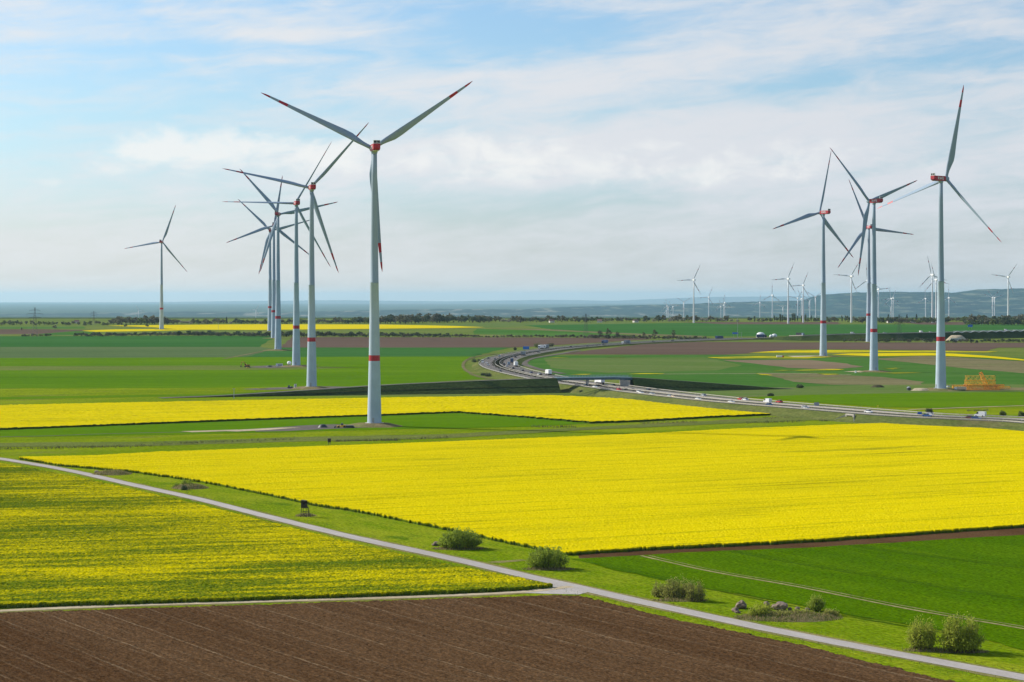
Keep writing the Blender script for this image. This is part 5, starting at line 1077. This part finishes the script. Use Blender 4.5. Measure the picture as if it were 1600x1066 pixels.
def pylon(px, py, h, label):
    root = empty('electricity_pylon', gp(px, py), R(20)); tag(root, label, 'pylon'); b = MB(); w0 = h * .085
    def wd(z): return w0 * (1 - .85 * min(z / (h * .85), 1)) + .25
    zs = [h * t for t in (0, .14, .27, .39, .5, .6, .69, .77, .85, 1)]
    for z, z2 in zip(zs, zs[1:]):
        a, c = wd(z), wd(z2)
        for sx, sy, tx, ty in ((-1, -1, 1, -1), (1, -1, 1, 1), (1, 1, -1, 1), (-1, 1, -1, -1)):
            b.bar((sx * a, sy * a, z), (sx * c, sy * c, z2), .13); b.bar((sx * a, sy * a, z), (tx * c, ty * c, z2), .08); b.bar((tx * a, ty * a, z), (sx * c, sy * c, z2), .08)
    b.build('lattice_mast', DARK, root)
    for z, l in ((.66, .20), (.78, .26), (.90, .17)):
        c = MB(); z *= h; l *= h
        for s in (-1, 1): c.bar((0, 0, z + .9), (s * l, 0, z), .16); c.bar((0, -.5, z), (s * l, 0, z), .16); c.bar((0, .5, z), (s * l, 0, z), .16); c.tube((s * l, 0, z), (s * l, 0, z - 1.6), .12)
        c.build('crossarm', DARK, root)
pylon(54.5, 527, 37, 'lattice pylon at the far left edge'); pylon(146.5, 508, 24, 'small lattice pylon beyond the trees right of the left-edge pylon'); pylon(915.5, 529, 30, 'faint lattice pylon beside the hedge behind the far motorway'); pylon(1405, 536, 32, 'faint lattice pylon between the two right-hand towers')
def pole(px, py, h, label, arm=False):
    root = empty('mast', gp(px, py)); tag(root, label, 'mast'); b = MB(); b.tube((0, 0, -.3), (0, 0, h), .22, .10, 8); b.build('shaft', GREYM, root)
    c = MB(); c.box((0, 0, h * .93), (1.6, .25, .3)); c.box((0, 0, .2), (.8, .8, .5)); c.build('fittings', GREYM, root)
pole(1152.5, 529, 33, 'tall thin mast standing over the far blue sign'); pole(341, 514.5, 13, 'wooden pole in the long yellow strip'); pole(365.5, 622.5, 6, 'thin pale pole at the foot of the left embankment'); pole(1158.5, 530, 8, 'short lamp mast right of the far blue sign')
def box_on_post():
    root = empty('raised_hide', gp(514.5, 695), R(10)); tag(root, 'dark box on a post at the edge of the big yellow field', 'hide')
    b = MB(); b.box((0, 0, 1.75), (1.25, 1.1, 1.35), top=(1.05, 1.05)); b.build('box', WOOD, root); b = MB(); b.box((0, 0, 2.5), (1.5, 1.35, .10)); b.build('roof', WOOD, root); b = MB(); b.tube((-.3, 0, -.2), (-.3, 0, 1.1), .12); b.tube((.35, 0, -.2), (.35, 0, 1.1), .10); b.build('posts', WOOD, root)
box_on_post()
def shed():
    root = empty('shed', gp(1420, 610.3), R(15)); tag(root, 'small dark shed on the pasture left of the rightmost tower', 'shed'); b = MB(); b.box((0, 0, .9), (2.0, 1.8, 1.8)); b.build('wall', DARK, root); b = MB(); b.prism([(-1.15, 1.75), (1.15, 1.75), (0, 2.5)], 2.1); b.build('roof', GREYM, root)
shed()
def excavator():
    root = empty('excavator', gp(386, 574), R(170), 1.05); tag(root, 'brown-yellow excavator with folded arm at the left end of the work strip', 'excavator')
    for s in (-1, 1): b = MB(); b.prism([(-1.9, .15), (-1.6, 0), (1.6, 0), (1.9, .15), (1.9, .6), (1.6, .85), (-1.6, .85), (-1.9, .6)], .5); o = b.build('crawler_track', RUBBER, root, False, (0, s * 1.0, 0))
    b = MB(); b.box((-.3, 0, 1.45), (3.4, 2.3, .9)); b.box((-1.6, 0, 1.8), (.9, 2.2, .8)); b.build('engine_housing', RUST, root); b = MB(); b.box((.9, .65, 2.2), (1.3, 1.0, 1.5), top=(.8, .9)); cb = b.build('cab', YELLOWS, root)
    b = MB(); b.box((.98, .65, 2.35), (1.2, 1.04, .8), top=(.85, 1)); b.build('window', GLASS, cb)
    b = MB(); b.tube((1.0, -.3, 1.7), (2.6, -.3, 4.2), .28, .24, 4); b.tube((2.6, -.3, 4.2), (4.6, -.3, 3.9), .24, .2, 4); b.build('boom', RUST, root); b = MB(); b.tube((4.6, -.3, 4.1), (5.0, -.3, 1.2), .2, .16, 4); st = b.build('stick', RUST, root)
    b = MB(); b.prism([(4.6, 1.2), (5.4, 1.3), (5.5, .5), (4.9, .2), (4.4, .5)], 1.1); b.build('bucket', DARK, st, False, (0, -.3, 0))
excavator()
def tank():
    root = empty('round_tank', gp(452, 572.8)); tag(root, 'round white tank on dark legs left of the third tower', 'tank'); b = MB(); b.lathe([(.05, 1.2), (1.2, 1.5), (1.75, 2.4), (1.75, 3.3), (1.2, 4.2), (.05, 4.5)], 18); b.build('vessel', WHITE, root, True)
    for k in range(4): b = MB(); a = k * 1.571 + .7; b.tube((1.2 * math.cos(a), 1.2 * math.sin(a), 0), (1.1 * math.cos(a), 1.1 * math.sin(a), 2.0), .15); b.build('leg', DARK, root)
tank()
def site_machine(px, py, c, label, sc=1.0, ang=0.0):
    root = empty('site_loader', gp(px, py), ang, sc); tag(root, label, 'loader'); b = MB(); b.prism([(-2.2, .5), (2.2, .5), (2.3, 1.1), (.6, 1.2), (-1.8, 1.5), (-2.3, 1.2)], 1.7); b.build('body', c, root)
    b = MB(); b.box((-.3, 0, 1.85), (1.2, 1.3, 1.0), top=(.85, .9)); b.build('cab', GLASS, root); wheels(root, (1.4, -1.4), 1.9, .55, .35)
    b = MB(); b.tube((.6, .5, 1.2), (2.9, .5, .8), .12); b.tube((.6, -.5, 1.2), (2.9, -.5, .8), .12); b.prism([(2.8, .2), (3.7, .2), (3.3, 1.0), (2.8, 1.0)], 2.0); b.build('bucket', DARK, root)
site_machine(533.5, 668.9, YELLOWS, 'flat yellow loader parked left of the nearest tower mound', .95, R(185)); site_machine(451.5, 607.2, DARK, 'dark loader left of the white toilet cabin', .9, R(100)); site_machine(387.5, 575.3, YELLOWS, 'small yellow loader half hidden in front of the excavator', .6, R(20))
def plates():
    root = empty('plate_stack', gp(546, 669), R(4)); tag(root, 'dark stack of road plates between the yellow loader and the tower mound', 'plate stack')
    for k in range(3): b = MB(); b.box((random.uniform(-.3, .3), 0, .2 + k * .42), (4.6 - .5 * k, 2.6, .36)); b.build('plate', DARK, root)
plates()
def house(px, py, w, d, h, label, ang, wall=CONC, roof=None):
    root = empty('house', gp(px, py), ang); tag(root, label, 'house', 'far farm houses'); b = MB(); b.box((0, 0, h / 2), (w, d, h)); wl = b.build('wall', wall, root)
    b = MB(); b.prism([(-d * .56, h), (d * .56, h), (0, h + d * .42)], w * 1.05); b.build('roof', roof or basic('roof_tile', (.16, .08, .06), .8), root, False, (0, 0, 0), (0, 0, R(90)))
    for x in (-.3, .05, .32): b = MB(); b.box((x * w, -d / 2 - .02, h * .55), (w * .1, .06, h * .3)); b.build('window', GLASS, wl)
for x, y, lab, a in ((862, 504.2, 'small pale house among far trees, left of the faint pylon', .3), (937, 504, 'small pale house among far trees, right of the faint pylon', -.2), (993, 504, 'pale house at the right end of the mid-picture tree belt', .5), (1390, 504.6, 'pale house in the belt between the right-hand towers', .2), (1427, 504.4, 'pale house under the conifers left of the rightmost tower', -.1), (120, 505.5, 'pale roofed house in the left-edge tree belt', .2)):
    house(x, y, 9, 7, 3.2, lab, a, basic('house_render', (.62, .58, .50), .8))

# ------------------------------------------------------------------ yellow lattice crane sections by the rightmost tower
def lattice(name, Ln, w, h, mat, r=.13, n=9, taper=None):
    b = MB(); t = lambda x: 1 if not taper else float(np.interp(x, [-Ln / 2, Ln / 2], [1, taper])); C = lambda x, sy, sz: (x, sy * w / 2 * t(x), h / 2 + sz * h / 2 * t(x))
    for sy in (-1, 1):
        for sz in (-1, 1): b.bar(C(-Ln / 2, sy, sz), C(Ln / 2, sy, sz), r * 1.8)
    for k in range(n):
        x0, x1 = -Ln / 2 + Ln * k / n, -Ln / 2 + Ln * (k + 1) / n; xm = (x0 + x1) / 2
        for sy in (-1, 1): b.bar(C(x0, sy, -1), C(xm, sy, 1), r); b.bar(C(xm, sy, 1), C(x1, sy, -1), r)
        for sz in (-1, 1): b.bar(C(x0, -1, sz), C(xm, 1, sz), r); b.bar(C(xm, 1, sz), C(x1, -1, sz), r)
    for x in (-Ln / 2, Ln / 2):
        for sy in (-1, 1): b.bar(C(x, sy, -1), C(x, sy, 1), r * 1.6)
        for sz in (-1, 1): b.bar(C(x, -1, sz), C(x, 1, sz), r * 1.6)
    return b, C
def crane_part(px, py, z, Ln, w, h, mat, label, ang=0.0, dy=0.0, tilt=0.0, r=.13, n=9, taper=None, dx=0.0):
    p = gp(px, py) + Vector((dx, dy, z)); root = empty('crane_section', p, ang); tag(root, label, 'crane section', 'crane sections'); root.rotation_euler = (0, tilt, ang)
    b, C = lattice('x', Ln, w, h, mat, r, n, taper); b.build('lattice_frame', mat, root)
    for s in (-1, 1):
        c = MB(); x = s * Ln / 2
        for sy in (-1, 1):
            for sz in (-1, 1): q = C(x, sy, sz); c.tube((q[0] - .25, q[1], q[2]), (q[0] + .25, q[1], q[2]), r * 1.7, n=6)
        c.build('end_lug', RUST, root)
BP = (1534, 609.5)
crane_part(*BP, .1, 21, 3.0, 3.1, ORANGE, 'front heavy orange lattice section at the bottom of the stack', R(2), -3, r=.17, n=8); crane_part(*BP, .1, 21, 3.0, 3.1, ORANGE, 'rear heavy orange lattice section at the bottom of the stack', R(1), 3.5, r=.17, n=8)
crane_part(*BP, .1, 20, 3.0, 3.0, RUST, 'rust-brown lattice section behind the bottom orange ones', R(-1), 8.0, r=.18, n=8, dx=1)
crane_part(*BP, 3.4, 18.5, 2.6, 2.8, YELLOWS, 'front yellow lattice section on the second layer', R(2), -2, r=.13, n=8, dx=-1.2); crane_part(*BP, 3.3, 18.5, 2.6, 2.8, YELLOWS, 'rear yellow lattice section on the second layer', R(2), 4, r=.13, n=8, dx=-.6)
crane_part(*BP, 6.35, 18.5, 2.6, 2.7, YELLOWS, 'topmost open yellow lattice section of the stack', R(2), 0, r=.12, n=6, dx=-1.0)
crane_part(1536.5, 608.8, 5.2, 11.5, 1.6, 1.6, ORANGE, 'short tapered jib leaning steeply out of the top of the stack', R(4), 1, tilt=R(66), r=.17, n=7, taper=1.5)
crane_part(1500, 608.3, .1, 8.5, 2.4, 2.3, YELLOWS, 'short yellow lattice section at the left end of the stack', R(-3), 2, r=.2, n=5); crane_part(1569, 608.3, .1, 8.5, 2.2, 1.5, YELLOWS, 'low yellow lattice section lying at the right end of the stack', R(3), 3, r=.14, n=6); crane_part(1565, 608.6, .1, 6, 2.4, 2.6, ORANGE, 'short orange lattice section at the right end behind the low yellow one', R(3), 7, r=.18, n=4)
park('truck', 'white', 1502, 610.4, R(178), 'white and yellow truck parked at the left foot of the crane sections', 'cream', .62)

# ------------------------------------------------------------------ haze
hz = MB(); hz.box((0, 41500, 90), (72000, 84000, 250)); ho = hz.build('haze', [], None)
for z in range(8):
    v = ho.data.vertices[z]; v.co.z = -180 if v.co.z < 0 else 218
hm_ = bpy.data.materials.new('haze'); hm_.use_nodes = True; nt = hm_.node_tree; nt.nodes.remove(nt.nodes['Principled BSDF'])
pv = nt.nodes.new('ShaderNodeVolumePrincipled'); pv.inputs['Color'].default_value = (.54, .85, 1.0, 1); pv.inputs['Density'].default_value = 1.7e-5; pv.inputs['Anisotropy'].default_value = .25
nt.links.new(pv.outputs[0], nt.nodes['Material Output'].inputs['Volume']); ho.data.materials.append(hm_); tag(ho, kind='stuff')
